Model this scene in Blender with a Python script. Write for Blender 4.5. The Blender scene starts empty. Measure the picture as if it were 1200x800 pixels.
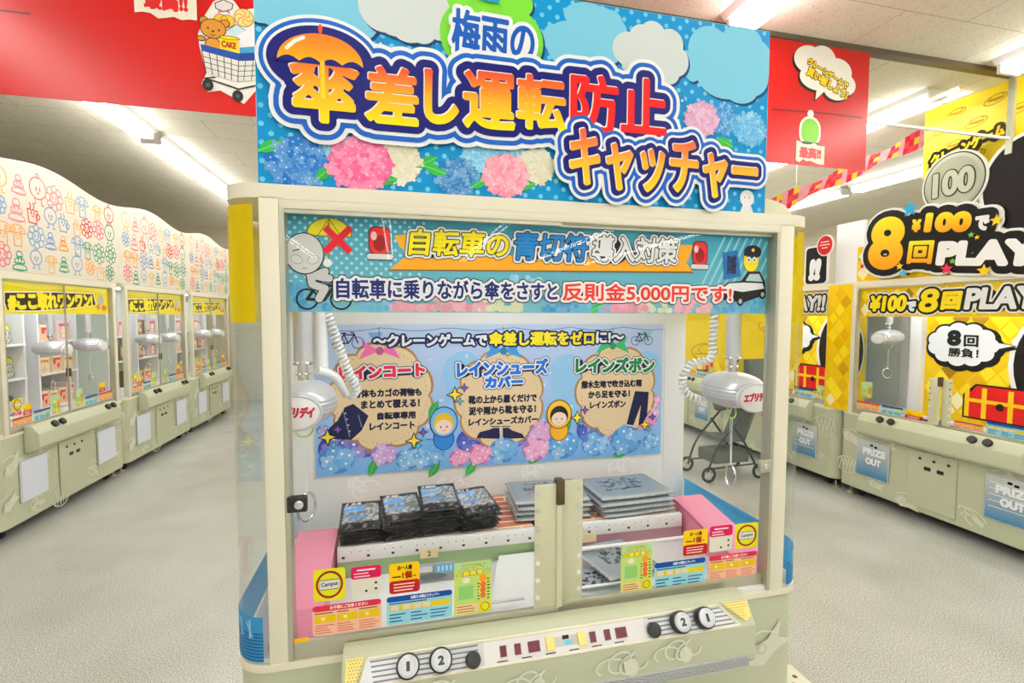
import bpy, bmesh, math, random
import numpy as np
from mathutils import Vector, Matrix
from mathutils.geometry import tessellate_polygon

# ------------------------------------------------------------------ camera, world, exposure
SC = bpy.context.scene
COL = SC.collection
PI = math.pi
CAM = np.array([0.34019, -1.36100, 1.75536])
F_PX, YAW, PITCH, ROLL = 568.167, 0.232524, 0.053653, 0.0029655
cy_, sy_, cp_, sp_ = math.cos(YAW), math.sin(YAW), math.cos(PITCH), math.sin(PITCH)
FW = np.array([sy_*cp_, cy_*cp_, -sp_]); R0 = np.array([cy_, -sy_, 0.0]); U0 = np.cross(R0, FW)
RT = R0*math.cos(ROLL) + U0*math.sin(ROLL); UP = U0*math.cos(ROLL) - R0*math.sin(ROLL)
cam = bpy.data.cameras.new('camera'); camo = bpy.data.objects.new('camera', cam); COL.objects.link(camo)
cam.sensor_width = 36.0; cam.lens = F_PX/1200*36.0; cam.clip_start = 0.05
camo.matrix_world = Matrix(((RT[0], UP[0], -FW[0], CAM[0]), (RT[1], UP[1], -FW[1], CAM[1]), (RT[2], UP[2], -FW[2], CAM[2]), (0, 0, 0, 1)))
SC.camera = camo
SC.view_settings.view_transform = 'Standard'
SC.view_settings.look = 'None'
SC.view_settings.gamma = 1.0
SC.view_settings.exposure = 0.08
SC.view_settings.use_curve_mapping = False
SC.cycles.transparent_max_bounces = 24
SC.cycles.max_bounces = 8
SC.cycles.sample_clamp_indirect = 5.0
WORLD_STRENGTH = 0.80      # light of the rest of the shop, which is open behind the camera
TUBE_STRENGTH = 20.0       # ceiling fluorescent tubes
LED_STRENGTH = 28.0         # strips inside the machines
w = bpy.data.worlds.new('shop_light'); SC.world = w; w.use_nodes = True
w.node_tree.nodes['Background'].inputs[0].default_value = (0.98, 0.99, 1.0, 1)
w.node_tree.nodes['Background'].inputs[1].default_value = WORLD_STRENGTH
TUBE_COL = (1.0, 0.985, 0.955)
ZC = 3.5                    # ceiling height
YB = 1.286                  # hanging smoke barrier

# ------------------------------------------------------------------ helpers
def px_ray(x, y): return FW + RT*(x-600)/F_PX - UP*(y-400)/F_PX
def px_on(ax, val, x, y):                       # the point of a measured plane seen at a photo pixel
    v = px_ray(x, y); return CAM + v*((val-CAM[ax])/v[ax])
def px_plane(p0, n, x, y):
    v = px_ray(x, y); n = np.array(n); return CAM + v*(((np.array(p0)-CAM)@n)/(v@n))
def lin(c):
    return tuple((x/255/12.92 if x/255 <= .04045 else ((x/255+.055)/1.055)**2.4) for x in c[:3])
MATS = {}
def mat(name, rgb=(200, 200, 200), rough=.5, metal=0.0, spec=.5, emit=None, es=0.0, coat=0.0, bump=0.0, bscale=60.0, vary=0.0, vscale=20.0):
    if name in MATS: return MATS[name]
    m = bpy.data.materials.new(name); m.use_nodes = True; nt = m.node_tree; b = nt.nodes['Principled BSDF']
    c = lin(rgb)
    b.inputs['Base Color'].default_value = (*c, 1); b.inputs['Roughness'].default_value = rough
    b.inputs['Metallic'].default_value = metal; b.inputs['Specular IOR Level'].default_value = spec
    b.inputs['Coat Weight'].default_value = coat
    if emit: b.inputs['Emission Color'].default_value = (*emit, 1); b.inputs['Emission Strength'].default_value = es
    if bump or vary:
        tc = nt.nodes.new('ShaderNodeTexCoord')
    if bump:
        n = nt.nodes.new('ShaderNodeTexNoise'); n.inputs['Scale'].default_value = bscale; n.inputs['Detail'].default_value = 3
        nt.links.new(tc.outputs['Object'], n.inputs['Vector'])
        bp = nt.nodes.new('ShaderNodeBump'); bp.inputs['Strength'].default_value = bump; bp.inputs['Distance'].default_value = .01
        nt.links.new(n.outputs[0], bp.inputs['Height']); nt.links.new(bp.outputs[0], b.inputs['Normal'])
    if vary:
        n2 = nt.nodes.new('ShaderNodeTexNoise'); n2.inputs['Scale'].default_value = vscale; n2.inputs['Detail'].default_value = 4
        nt.links.new(tc.outputs['Object'], n2.inputs['Vector'])
        mx = nt.nodes.new('ShaderNodeMix'); mx.data_type = 'RGBA'
        mx.inputs[6].default_value = (*[x*(1-vary) for x in c], 1); mx.inputs[7].default_value = (*[min(1, x*(1+vary)) for x in c], 1)
        nt.links.new(n2.outputs[0], mx.inputs[0]); nt.links.new(mx.outputs[2], b.inputs['Base Color'])
    MATS[name] = m; return m
def print_mat(name, rough=.4, spec=.4, coat=0.0, bump=0.0, bscale=30, alpha=None):   # ink colours come from the mesh's own colour attribute
    if name in MATS: return MATS[name]
    m = mat(name, (255, 255, 255), rough, 0, spec, coat=coat, bump=bump, bscale=bscale); nt = m.node_tree
    a = nt.nodes.new('ShaderNodeVertexColor'); a.layer_name = 'ink'
    nt.links.new(a.outputs[0], nt.nodes['Principled BSDF'].inputs['Base Color'])
    if alpha: nt.nodes['Principled BSDF'].inputs['Alpha'].default_value = alpha
    return m
def glass_mat(name, tint=(1, 1, 1), refl=1.0, ior=1.45):
    if name in MATS: return MATS[name]
    m = bpy.data.materials.new(name); m.use_nodes = True; nt = m.node_tree; nt.nodes.clear()
    o = nt.nodes.new('ShaderNodeOutputMaterial'); mx = nt.nodes.new('ShaderNodeMixShader')
    t = nt.nodes.new('ShaderNodeBsdfTransparent'); t.inputs[0].default_value = (*tint, 1)
    g = nt.nodes.new('ShaderNodeBsdfGlossy'); g.inputs['Roughness'].default_value = 0.0; g.inputs[0].default_value = (refl, refl, refl, 1)
    lw = nt.nodes.new('ShaderNodeLayerWeight'); lw.inputs[0].default_value = .5
    pw = nt.nodes.new('ShaderNodeMath'); pw.operation = 'POWER'; pw.inputs[1].default_value = 5; nt.links.new(lw.outputs['Facing'], pw.inputs[0])
    f = nt.nodes.new('ShaderNodeMath'); f.operation = 'MULTIPLY_ADD'; f.inputs[1].default_value = .55; f.inputs[2].default_value = .010; nt.links.new(pw.outputs[0], f.inputs[0])
    nt.links.new(f.outputs[0], mx.inputs[0]); nt.links.new(t.outputs[0], mx.inputs[1]); nt.links.new(g.outputs[0], mx.inputs[2])
    nt.links.new(mx.outputs[0], o.inputs[0]); MATS[name] = m; return m
def tint_mat(name, rgb, see, rough=.15):        # coloured translucent plastic
    if name in MATS: return MATS[name]
    m = bpy.data.materials.new(name); m.use_nodes = True; nt = m.node_tree; b = nt.nodes['Principled BSDF']
    b.inputs['Base Color'].default_value = (*lin(rgb), 1); b.inputs['Roughness'].default_value = rough
    o = nt.nodes['Material Output']; mx = nt.nodes.new('ShaderNodeMixShader'); t = nt.nodes.new('ShaderNodeBsdfTransparent')
    t.inputs[0].default_value = (*lin(rgb), 1); mx.inputs[0].default_value = see
    nt.links.new(b.outputs[0], mx.inputs[1]); nt.links.new(t.outputs[0], mx.inputs[2]); nt.links.new(mx.outputs[0], o.inputs[0])
    MATS[name] = m; return m

def root_loc(o):
    while o.parent: o = o.parent
    return o.location
def link_mesh(name, me, parent=None):
    o = bpy.data.objects.new(name, me); COL.objects.link(o)
    if parent is not None:
        me.transform(Matrix.Translation(-root_loc(parent))); o.parent = parent
    return o
def tag(o, label, cat, group=None, kind=None):
    o['label'] = label; o['category'] = cat
    if group: o['group'] = group
    if kind: o['kind'] = kind
    return o
def thing(name, label, cat, loc=(0, 0, 0), group=None):
    o = bpy.data.objects.new(name, None); COL.objects.link(o); o.location = loc; o.empty_display_size = .1
    return tag(o, label, cat, group)
def dup(root, loc=None, rotz=None, label=None, group=None):
    def cp(o, par):
        c = o.copy(); COL.objects.link(c)
        if par is not None: c.parent = par
        for ch in kids.get(o, []): cp(ch, c)
        return c
    kids = {}
    for o in list(root.children_recursive): kids.setdefault(o.parent, []).append(o)
    r = cp(root, None)
    if loc is not None: r.location = loc
    if rotz is not None: r.rotation_euler = (0, 0, rotz)
    if label: r['label'] = label
    if group: r['group'] = group
    return r

class MB:                                        # collects solid shapes for ONE mesh
    def __init__(s): s.bm = bmesh.new()
    def _bev(s, geom, b, seg):
        if b > 0:
            es = list({e for v in geom for e in v.link_edges})
            bmesh.ops.bevel(s.bm, geom=es, offset=b, segments=seg, profile=.5, affect='EDGES')
    def box(s, x0, x1, y0, y1, z0, z1, bevel=0, seg=2, mx=None):
        vs = bmesh.ops.create_cube(s.bm, size=1.0)['verts']
        M = Matrix.Translation(((x0+x1)/2, (y0+y1)/2, (z0+z1)/2)) @ Matrix.Diagonal((abs(x1-x0), abs(y1-y0), abs(z1-z0), 1))
        if mx is not None: M = mx @ M
        bmesh.ops.transform(s.bm, matrix=M, verts=vs); s._bev(vs, bevel, seg); return s
    def prism(s, pts, lo, hi, axis='z', bevel=0, seg=2):
        def P(a, b, h): return {'z': (a, b, h), 'y': (a, h, b), 'x': (h, a, b)}[axis]
        A = [s.bm.verts.new(P(a, b, lo)) for a, b in pts]; B = [s.bm.verts.new(P(a, b, hi)) for a, b in pts]
        n = len(pts); fs = [s.bm.faces.new(A), s.bm.faces.new(B[::-1])]
        for i in range(n): fs.append(s.bm.faces.new((A[i], B[i], B[(i+1) % n], A[(i+1) % n])))
        bmesh.ops.recalc_face_normals(s.bm, faces=fs); s._bev(A+B, bevel, seg); return s
    def slab(s, pts, t):                          # any planar polygon in 3-D, thickened along its normal
        n = Vector((0, 0, 0)); P = [Vector(p) for p in pts]
        for i in range(len(P)): n += P[i].cross(P[(i+1) % len(P)])
        n.normalize()
        A = [s.bm.verts.new(p) for p in P]; B = [s.bm.verts.new(p+n*t) for p in P]; k = len(P)
        fs = [s.bm.faces.new(A), s.bm.faces.new(B[::-1])]
        for i in range(k): fs.append(s.bm.faces.new((A[i], B[i], B[(i+1) % k], A[(i+1) % k])))
        bmesh.ops.recalc_face_normals(s.bm, faces=fs); return s
    def cyl(s, p0, p1, r0, r1=None, n=20, bevel=0):
        p0, p1 = Vector(p0), Vector(p1); r1 = r0 if r1 is None else r1; d = p1-p0
        vs = bmesh.ops.create_cone(s.bm, cap_ends=True, segments=n, radius1=r0, radius2=r1, depth=d.length)['verts']
        q = Vector((0, 0, 1)).rotation_difference(d.normalized()).to_matrix().to_4x4()
        bmesh.ops.transform(s.bm, matrix=Matrix.Translation((p0+p1)/2) @ q, verts=vs)
        if bevel:
            es = [e for e in {e for v in vs for e in v.link_edges} if any(len(f.verts) > 4 for f in e.link_faces)]
            bmesh.ops.bevel(s.bm, geom=es, offset=bevel, segments=2, profile=.5, affect='EDGES')
        return s
    def ell(s, c, rx, ry, rz, u=24, v=16):
        vs = bmesh.ops.create_uvsphere(s.bm, u_segments=u, v_segments=v, radius=1)['verts']
        bmesh.ops.transform(s.bm, matrix=Matrix.Translation(c) @ Matrix.Diagonal((rx, ry, rz, 1)), verts=vs); return s
    def tube(s, path, r, n=8, closed=False):
        P = [Vector(p) for p in path]; k = len(P); rings = []; prev = None
        for i in range(k):
            a = P[(i-1) % k] if (closed or i) else P[0]; b = P[(i+1) % k] if (closed or i < k-1) else P[-1]
            t = (b-a).normalized()
            if prev is None: x = t.orthogonal().normalized()
            else: x = (prev - t*prev.dot(t)).normalized()
            prev = x; y = t.cross(x)
            rings.append([s.bm.verts.new(P[i] + (x*math.cos(2*PI*j/n)+y*math.sin(2*PI*j/n))*r) for j in range(n)])
        for i in range(k if closed else k-1):
            A, B = rings[i], rings[(i+1) % k]
            for j in range(n): s.bm.faces.new((A[j], A[(j+1) % n], B[(j+1) % n], B[j]))
        if not closed: s.bm.faces.new(rings[0][::-1]); s.bm.faces.new(rings[-1])
        return s
    def ring(s, c, ax, R, r, n=28, m=8, sx=1.0, sz=1.0):
        ax = Vector(ax).normalized(); x = ax.orthogonal().normalized(); 
        if abs(ax.z) < .9: x = ax.cross(Vector((0, 0, 1))).normalized()
        y = ax.cross(x)
        return s.tube([Vector(c)+x*R*sx*math.cos(2*PI*i/n)+y*R*sz*math.sin(2*PI*i/n) for i in range(n)], r, m, True)
    def build(s, name, m, parent=None, smooth=False):
        me = bpy.data.meshes.new(name); s.bm.to_mesh(me); s.bm.free()
        me.materials.append(m)
        if smooth:
            me.polygons.foreach_set('use_smooth', [True]*len(me.polygons)); me.set_sharp_from_angle(angle=math.radians(38))
        return link_mesh(name, me, parent)

GL = {}
def glyphs(txt):
    if txt in GL: return GL[txt]
    c = bpy.data.curves.new('t', 'FONT'); c.body = txt; c.resolution_u = 5
    o = bpy.data.objects.new('t', c); me = o.to_mesh()
    V = np.array([v.co[:2] for v in me.vertices]).reshape(-1, 2); Fs = [tuple(p.vertices) for p in me.polygons]
    cnt = {}
    for f in Fs:
        for i in range(len(f)):
            e = (f[i], f[(i+1) % len(f)]); cnt[tuple(sorted(e))] = cnt.get(tuple(sorted(e)), 0)+1
    E = [e for e, n in cnt.items() if n == 1]
    o.to_mesh_clear(); bpy.data.objects.remove(o); bpy.data.curves.remove(c)
    GL[txt] = (V, Fs, E); return GL[txt]

def iso_fill(Z, o, c):
    # fills the region Z < 0 of a sampled field: long runs of full cells as one quad, border cells cut along the contour
    ny, nx = Z.shape; I = Z < 0
    k = I[:-1, :-1].astype(int)+I[:-1, 1:]*2+I[1:, 1:]*4+I[1:, :-1]*8
    P = []; Fc = []; x0, y0 = o
    for j in range(ny-1):
        row = k[j]; nz = np.nonzero(row)[0]
        if not len(nz): continue
        full = row == 15; i = 0
        e = np.diff(np.concatenate([[0], full.astype(int), [0]])); st = np.nonzero(e == 1)[0]; en = np.nonzero(e == -1)[0]
        for a, b in zip(st, en):
            q = len(P); P += [(x0+a*c, y0+j*c), (x0+b*c, y0+j*c), (x0+b*c, y0+j*c+c), (x0+a*c, y0+j*c+c)]; Fc.append((q, q+1, q+2, q+3))
        for i in nz[~full[nz]]:
            z = (Z[j, i], Z[j, i+1], Z[j+1, i+1], Z[j+1, i]); cs = ((i, j), (i+1, j), (i+1, j+1), (i, j+1)); pl = []
            for t in range(4):
                za, zb = z[t], z[(t+1) % 4]; A, B = cs[t], cs[(t+1) % 4]
                if za < 0: pl.append((x0+A[0]*c, y0+A[1]*c))
                if (za < 0) != (zb < 0):
                    f = za/(za-zb); pl.append((x0+(A[0]+(B[0]-A[0])*f)*c, y0+(A[1]+(B[1]-A[1])*f)*c))
            if len(pl) > 2: q = len(P); P += pl; Fc.append(tuple(range(q, q+len(pl))))
    return P, Fc

class Art:                                       # flat print on a plane: inks stacked a fraction of a millimetre apart
    def __init__(s, O=(0, 0, 0), U=(1, 0, 0), V=(0, 0, 1), step=.0003):
        s.O, s.U, s.V = np.array(O, float), np.array(U, float), np.array(V, float); s.N = np.cross(s.U, s.V)
        s.step = step; s.v = []; s.f = []; s.c = []; s.n = 0
    def add(s, P, faces, k, col, thick=0):
        P = np.asarray(P, float); b = s.n; s.cnt = (getattr(s, 'cnt', 0)+1) % 16; k = k+.008*s.cnt
        W = s.O + np.outer(P[:, 0], s.U) + np.outer(P[:, 1], s.V) + s.N*(k*s.step)
        C = np.array([lin(col(u, v)) for u, v in P]) if callable(col) else np.tile(lin(col), (len(P), 1))
        s.v.append(W); s.c.append(C); s.f += [tuple(i+b for i in f) for f in faces]; s.n += len(P)
        if thick:
            s.v.append(W - s.N*thick); s.c.append(C); n = len(P); s.n += n
            for f in faces:
                for i in range(len(f)):
                    p, q = f[i]+b, f[(i+1) % len(f)]+b; s.f.append((p, p+n, q+n, q))
                s.f.append(tuple(i+b+n for i in f[::-1]))
    def poly(s, pts, k, col, thick=0):
        if len(pts) > 4 or True:
            tr = tessellate_polygon([[Vector((p[0], p[1], 0)) for p in pts]])
            fs = []
            for a, b, c in tr:
                A, B, D = pts[a], pts[b], pts[c]
                fs.append((a, b, c) if (B[0]-A[0])*(D[1]-A[1])-(B[1]-A[1])*(D[0]-A[0]) > 0 else (a, c, b))
            if thick:
                n = len(pts); s.add(pts, fs, k, col); b = s.n
                ar = sum(pts[i][0]*pts[(i+1) % n][1]-pts[(i+1) % n][0]*pts[i][1] for i in range(n))
                s.add(pts, [f[::-1] for f in fs], k-thick/s.step, col)
                for i in range(n):
                    j = (i+1) % n; q = (b-n+i, b+i, b+j, b-n+j); s.f.append(q if ar > 0 else q[::-1])
            else: s.add(pts, fs, k, col)
        return s
    def rect(s, u0, v0, u1, v1, k, col, r=0, thick=0):
        if u0 > u1: u0, u1 = u1, u0
        if v0 > v1: v0, v1 = v1, v0
        if r <= 0: return s.poly([(u0, v0), (u1, v0), (u1, v1), (u0, v1)], k, col, thick)
        p = []
        for cx, cyy, a0 in ((u1-r, v0+r, -90), (u1-r, v1-r, 0), (u0+r, v1-r, 90), (u0+r, v0+r, 180)):
            for i in range(6): a = math.radians(a0+18*i); p.append((cx+r*math.cos(a), cyy+r*math.sin(a)))
        return s.poly(p, k, col, thick)
    def ell(s, u, v, ru, rv, k, col, n=28, a0=0, a1=360, rot=0, thick=0):
        full = a1-a0 >= 360; p = []
        for i in range(n + (0 if full else 1)):
            a = math.radians(a0+(a1-a0)*i/n); x, y = ru*math.cos(a), rv*math.sin(a)
            p.append((u+x*math.cos(rot)-y*math.sin(rot), v+x*math.sin(rot)+y*math.cos(rot)))
        return s.poly(p, k, col, thick)
    def line(s, pts, wd, k, col, closed=False, caps=True):
        pts = [np.array(p, float) for p in pts]; P = []; Fc = []
        segs = list(zip(pts[:-1], pts[1:])) + ([(pts[-1], pts[0])] if closed else [])
        for a, b in segs:
            d = b-a; L = np.hypot(*d)
            if L < 1e-9: continue
            n = np.array([-d[1], d[0]])/L*wd/2; s.add([a-n, b-n, b+n, a+n], [(0, 1, 2, 3)], k, col)
        if caps:
            for p in (pts if wd > .003 else []):
                s.add([p+wd/2*np.array([math.cos(t*PI/4), math.sin(t*PI/4)]) for t in range(8)], [tuple(range(8))], k, col)
        return s
    def outline(s, u, v, ru, rv, wd, k, col, n=24, a0=0, a1=360, rot=0):
        full = a1-a0 >= 360; p = []
        for i in range(n + (0 if full else 1)):
            a = math.radians(a0+(a1-a0)*i/n); x, y = ru*math.cos(a), rv*math.sin(a)
            p.append((u+x*math.cos(rot)-y*math.sin(rot), v+x*math.sin(rot)+y*math.cos(rot)))
        return s.line(p, wd, k, col, closed=full, caps=full and wd > .004)
    def blob(s, u, v, ru, rv, n, k, col, amp=.18, thick=0, rot=0, sq=0):   # scalloped cloud outline
        p = []; m = n*8
        for i in range(m):
            a = 2*PI*i/m; q = abs(math.sin(n*a/2+rot)); rr = 1-amp+amp*q**.6
            p.append((u+ru*rr*math.cos(a), v+rv*rr*math.sin(a)))
        return s.poly(p, k, col, thick)
    def star(s, u, v, r, k, col, pts=4, inner=.38, rot=PI/2, sx=1.0):
        p = []
        for i in range(pts*2):
            rr = r if i % 2 == 0 else r*inner; a = rot+PI*i/pts; p.append((u+rr*math.cos(a)*sx, v+rr*math.sin(a)))
        return s.poly(p, k, col)
    def text(s, txt, box, k, layers, shear=0.0, rot=0.0, thick=0, fine=0, slant=0.0):
        # box = (u0, v0, u1, v1) the ink fills; layers = [(grow, colour)] widest first
        V, Fs, E = glyphs(txt)
        if len(V) == 0: return s
        Q = V.copy(); Q[:, 0] += shear*Q[:, 1]
        lo, hi = Q.min(0), Q.max(0); u0, v0, u1, v1 = box; g = layers[-1][0]
        sc = np.array([(u1-u0-2*g)/max(1e-6, hi[0]-lo[0]), (v1-v0-2*g)/max(1e-6, hi[1]-lo[1])])
        Q = (Q-lo)*sc + np.array([u0+g, v0+g]); Q[:, 1] += slant*(Q[:, 0]-(u0+u1)/2)
        if rot:
            c = np.array([(u0+u1)/2, (v0+v1)/2]); D = Q-c; ca, sa = math.cos(rot), math.sin(rot)
            Q = c + np.stack([D[:, 0]*ca-D[:, 1]*sa, D[:, 0]*sa+D[:, 1]*ca], 1)
        R_ = max(r for r, c in layers); h = (v1-v0); nl = max(1, Q[:, 0].size)
        cell = max(min(h/36, .0022 if h < .3 else .01), h/60) if not fine else h/fine
        pad = R_+2.5*cell; o0 = Q.min(0)-pad; o1 = Q.max(0)+pad
        nx, ny = int((o1[0]-o0[0])/cell)+2, int((o1[1]-o0[1])/cell)+2
        D = np.full((ny, nx), 1e3)
        gx = o0[0]+cell*np.arange(nx); gy = o0[1]+cell*np.arange(ny); Rw = R_+2*cell
        for e in E:
            A, B = Q[e[0]], Q[e[1]]
            i0 = max(0, int((min(A[0], B[0])-Rw-o0[0])/cell)); i1 = min(nx, int((max(A[0], B[0])+Rw-o0[0])/cell)+2)
            j0 = max(0, int((min(A[1], B[1])-Rw-o0[1])/cell)); j1 = min(ny, int((max(A[1], B[1])+Rw-o0[1])/cell)+2)
            dx, dy = B-A; L2 = dx*dx+dy*dy+1e-18; X = gx[i0:i1][None]-A[0]; Y = gy[j0:j1][:, None]-A[1]
            t = np.clip((X*dx+Y*dy)/L2, 0, 1); d = np.hypot(X-t*dx, Y-t*dy); w_ = D[j0:j1, i0:i1]; np.minimum(w_, d, out=w_)
        IN = np.zeros((ny, nx), bool)
        for f in Fs:
            for q in range(1, len(f)-1):
                A, B, C = Q[f[0]], Q[f[q]], Q[f[q+1]]
                i0 = max(0, int(math.floor((min(A[0], B[0], C[0])-o0[0])/cell))); i1 = int((max(A[0], B[0], C[0])-o0[0])/cell)+2
                j0 = max(0, int(math.floor((min(A[1], B[1], C[1])-o0[1])/cell))); j1 = int((max(A[1], B[1], C[1])-o0[1])/cell)+2
                X = gx[i0:i1][None]; Y = gy[j0:j1][:, None]
                e1 = (B[0]-A[0])*(Y-A[1])-(B[1]-A[1])*(X-A[0]); e2 = (C[0]-B[0])*(Y-B[1])-(C[1]-B[1])*(X-B[0]); e3 = (A[0]-C[0])*(Y-C[1])-(A[1]-C[1])*(X-C[0])
                IN[j0:j1, i0:i1] |= ((e1 >= 0) & (e2 >= 0) & (e3 >= 0)) | ((e1 <= 0) & (e2 <= 0) & (e3 <= 0))
        D = np.where(IN, -D, D)
        for li, (r, col) in enumerate(layers):
            P, Fc = iso_fill(D-max(r, 1e-5), o0, cell)
            if len(P): s.add(P, Fc, k+li*2, col, thick if li == 0 else 0)
        return s
    def build(s, name, m, parent=None):
        me = bpy.data.meshes.new(name); V = np.concatenate(s.v); C = np.concatenate(s.c)
        me.from_pydata(V.tolist(), [], s.f); me.update()
        a = me.color_attributes.new('ink', 'FLOAT_COLOR', 'POINT')
        a.data.foreach_set('color', np.concatenate([C, np.ones((len(C), 1))], 1).astype(np.float32).ravel())
        me.materials.append(m); return link_mesh(name, me, parent)

# ------------------------------------------------------------------ inks and motifs shared by the prints
WHITE, BLACK, NAVY, BLUE, RED, YEL, GREEN = (238, 240, 240), (18, 18, 20), (16, 20, 96), (18, 92, 186), (226, 22, 40), (250, 224, 10), (60, 170, 60)
rnd = random.Random(7)
def mixc(a, b, t): return tuple(a[i]+(b[i]-a[i])*t for i in range(3))
def grad(v0, v1, c0, c1, cm=None):
    def f(u, v):
        t = min(1, max(0, (v-v0)/(v1-v0)))
        if cm is None: return mixc(c0, c1, t)
        return mixc(c0, cm, t*2) if t < .5 else mixc(cm, c1, t*2-1)
    return f
def hydrangea(a, u, v, r, k, base, n=46, pet=.16, hi=(255, 255, 255), sq=.9):
    a.ell(u, v, r*.93, r*sq*.93, k, mixc(base, (0, 0, 30), .12))
    R = random.Random(int(u*1000)+int(v*777))
    for i in range(n):
        t = math.sqrt((i+.5)/n); an = i*2.39996; x, y = u+r*.9*t*math.cos(an), v+r*sq*.9*t*math.sin(an)
        c = mixc(base, hi, R.uniform(0, .42)); q = r*pet*R.uniform(.85, 1.2); ro = R.uniform(0, PI/2)
        for j in range(4):
            aa = ro+j*PI/2; a.ell(x+q*.62*math.cos(aa), y+q*.62*math.sin(aa), q*.62, q*.5, k+.3+i*.04+j*.01, c, n=8, rot=aa)
        if q > .004: a.ell(x, y, q*.2, q*.2, k+.3+i*.04+.035, mixc(c, (255, 255, 255), .6), n=6)
def leaf(a, u, v, r, rot, k, col=(40, 160, 70)):
    p = []
    for i in range(13): t = i/12; p.append((r*(2*t-1), r*.42*math.sin(PI*t)))
    for i in range(1, 12): t = 1-i/12; p.append((r*(2*t-1), -r*.42*math.sin(PI*t)))
    c, s_ = math.cos(rot), math.sin(rot); T = lambda x, y: (u+x*c-y*s_, v+x*s_+y*c)
    a.poly([T(*q) for q in p], k, col); a.line([T(-r, 0), T(r*.9, 0)], r*.06, k+.4, mixc(col, (200, 240, 160), .5))
def sparkle(a, u, v, r, k, col, edge=NAVY):
    a.star(u, v, r*1.3, k, edge, 4, .42); a.star(u, v, r, k+.5, col, 4, .36)
def drop(a, u, v, r, k, col=(60, 150, 210)):
    a.ell(u, v, r, r, k, col, n=14); a.poly([(u-r*.85, v+r*.5), (u+r*.85, v+r*.5), (u, v+r*2.6)], k, col)
def bike(a, u, v, s, k, col=NAVY, wd=None):
    wd = wd or s*.05
    for dx in (-.62, .62): a.outline(u+dx*s, v-.15*s, .38*s, .38*s, wd, k, col, n=22)
    for p in ([(-.62, -.15), (-.25, .4), (.4, .38), (0, -.18), (-.62, -.15)], [(0, -.18), (-.3, .5)], [(.62, -.15), (.36, .5), (.18, .56)], [(-.42, .5), (-.14, .5)]):
        a.line([(u+x*s, v+y*s) for x, y in p], wd*1.6, k+.1, col)
def dots(a, u0, v0, u1, v1, du, r, k, col, mask=None):
    j = 0; v = v0+r
    while v < v1-r*.5:
        u = u0+r+(du/2 if j % 2 else 0)
        while u < u1-r*.5:
            if mask is None or mask(u, v): a.ell(u, v, r, r, k, col, n=10)
            u += du
        v += du/2; j += 1
def diamonds(a, u0, v0, u1, v1, w_, h_, k, seed=3):
    R = random.Random(seed); a.rect(u0, v0, u1, v1, k, (236, 196, 8))
    cols = [(250, 222, 40)]*5 + [(240, 200, 20)]*3 + [(226, 178, 10)]*3 + [(250, 240, 190)]*2 + [(160, 120, 20)] + [(205, 160, 10)]
    j = 0; v = v0+h_/2
    while v < v1-h_*.45:
        u = u0+w_/2+(w_/2 if j % 2 else 0)
        while u < u1-w_*.45:
            q = R.uniform(.8, 1.0)
            a.poly([(u-w_/2*q, v), (u, v-h_/2*q), (u+w_/2*q, v), (u, v+h_/2*q)], k+.3, R.choice(cols)); u += w_
        v += h_/2; j += 1

# ------------------------------------------------------------------ materials
CREAM = mat('cream_painted_metal', (232, 226, 204), .38, bump=.03, bscale=180, vary=.03, vscale=4)
SAGE = mat('sage_painted_body', (190, 194, 166), .42, bump=.03, bscale=150, vary=.03, vscale=3)
PLATE = mat('pale_sage_plate', (205, 204, 172), .35, vary=.03)
ALU = mat('brushed_aluminium', (188, 186, 166), .36, .6, vary=.06, vscale=12)
SILVER = mat('silver_plastic', (206, 208, 214), .28, .35, vary=.03, vscale=10)
CHROME = mat('chrome', (225, 225, 228), .12, 1.0)
WPAN = mat('white_panel', (238, 238, 238), .35, vary=.015, vscale=6)
WPLA = mat('white_plastic', (240, 240, 240), .3, vary=.015, vscale=8)
BLK = mat('black_plastic', (22, 22, 24), .35, vary=.1)
DARK = mat('dark_underside', (26, 26, 24), .7, vary=.1)
RUB = mat('rubber', (40, 40, 40), .7, vary=.1)
BRONZE = mat('bronze_clasp', (88, 74, 44), .4, .5, vary=.08)
MESHY = mat('cream_speaker_mesh', (238, 218, 130), .5, vary=.05)
GLASS = glass_mat('door_glass')
ACRY = glass_mat('clear_acrylic', (.97, .985, .97))
SMOKE = glass_mat('barrier_glass', (.97, .98, .95))
INK = print_mat('printed_card', .45, .16)
INKG = print_mat('printed_gloss_film', .4, .18)
FOIL = print_mat('glossy_packet_film', .2, .5, coat=.12, bump=.5, bscale=55)
PONCHO = print_mat('clear_sleeve_over_grey_cloth', .25, .6, coat=.5, bump=.25, bscale=40)
FILM = print_mat('translucent_printed_film', .3, .4)
_nt = FILM.node_tree; _tl = _nt.nodes.new('ShaderNodeBsdfTranslucent'); _mx = _nt.nodes.new('ShaderNodeMixShader'); _vc = [n for n in _nt.nodes if n.type == 'VERTEX_COLOR'][0]
_nt.links.new(_vc.outputs[0], _tl.inputs[0]); _mx.inputs[0].default_value = .5; _nt.links.new(_nt.nodes['Principled BSDF'].outputs[0], _mx.inputs[1]); _nt.links.new(_tl.outputs[0], _mx.inputs[2]); _nt.links.new(_mx.outputs[0], _nt.nodes['Material Output'].inputs[0])
VINYL = print_mat('banner_vinyl', .33, .5, bump=.12, bscale=3)
PINK = tint_mat('pink_translucent_plastic', (255, 176, 206), .35)
LED = mat('led_strip_glow', (255, 255, 255), .4, emit=(.88, .95, 1), es=LED_STRENGTH)
LEDR = mat('row_led_strip_glow', (255, 255, 255), .4, emit=(.9, .96, 1), es=LED_STRENGTH*1.2)
TUBE = mat('fluorescent_tube_glow', (255, 255, 255), .4, emit=TUBE_COL, es=TUBE_STRENGTH)
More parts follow.
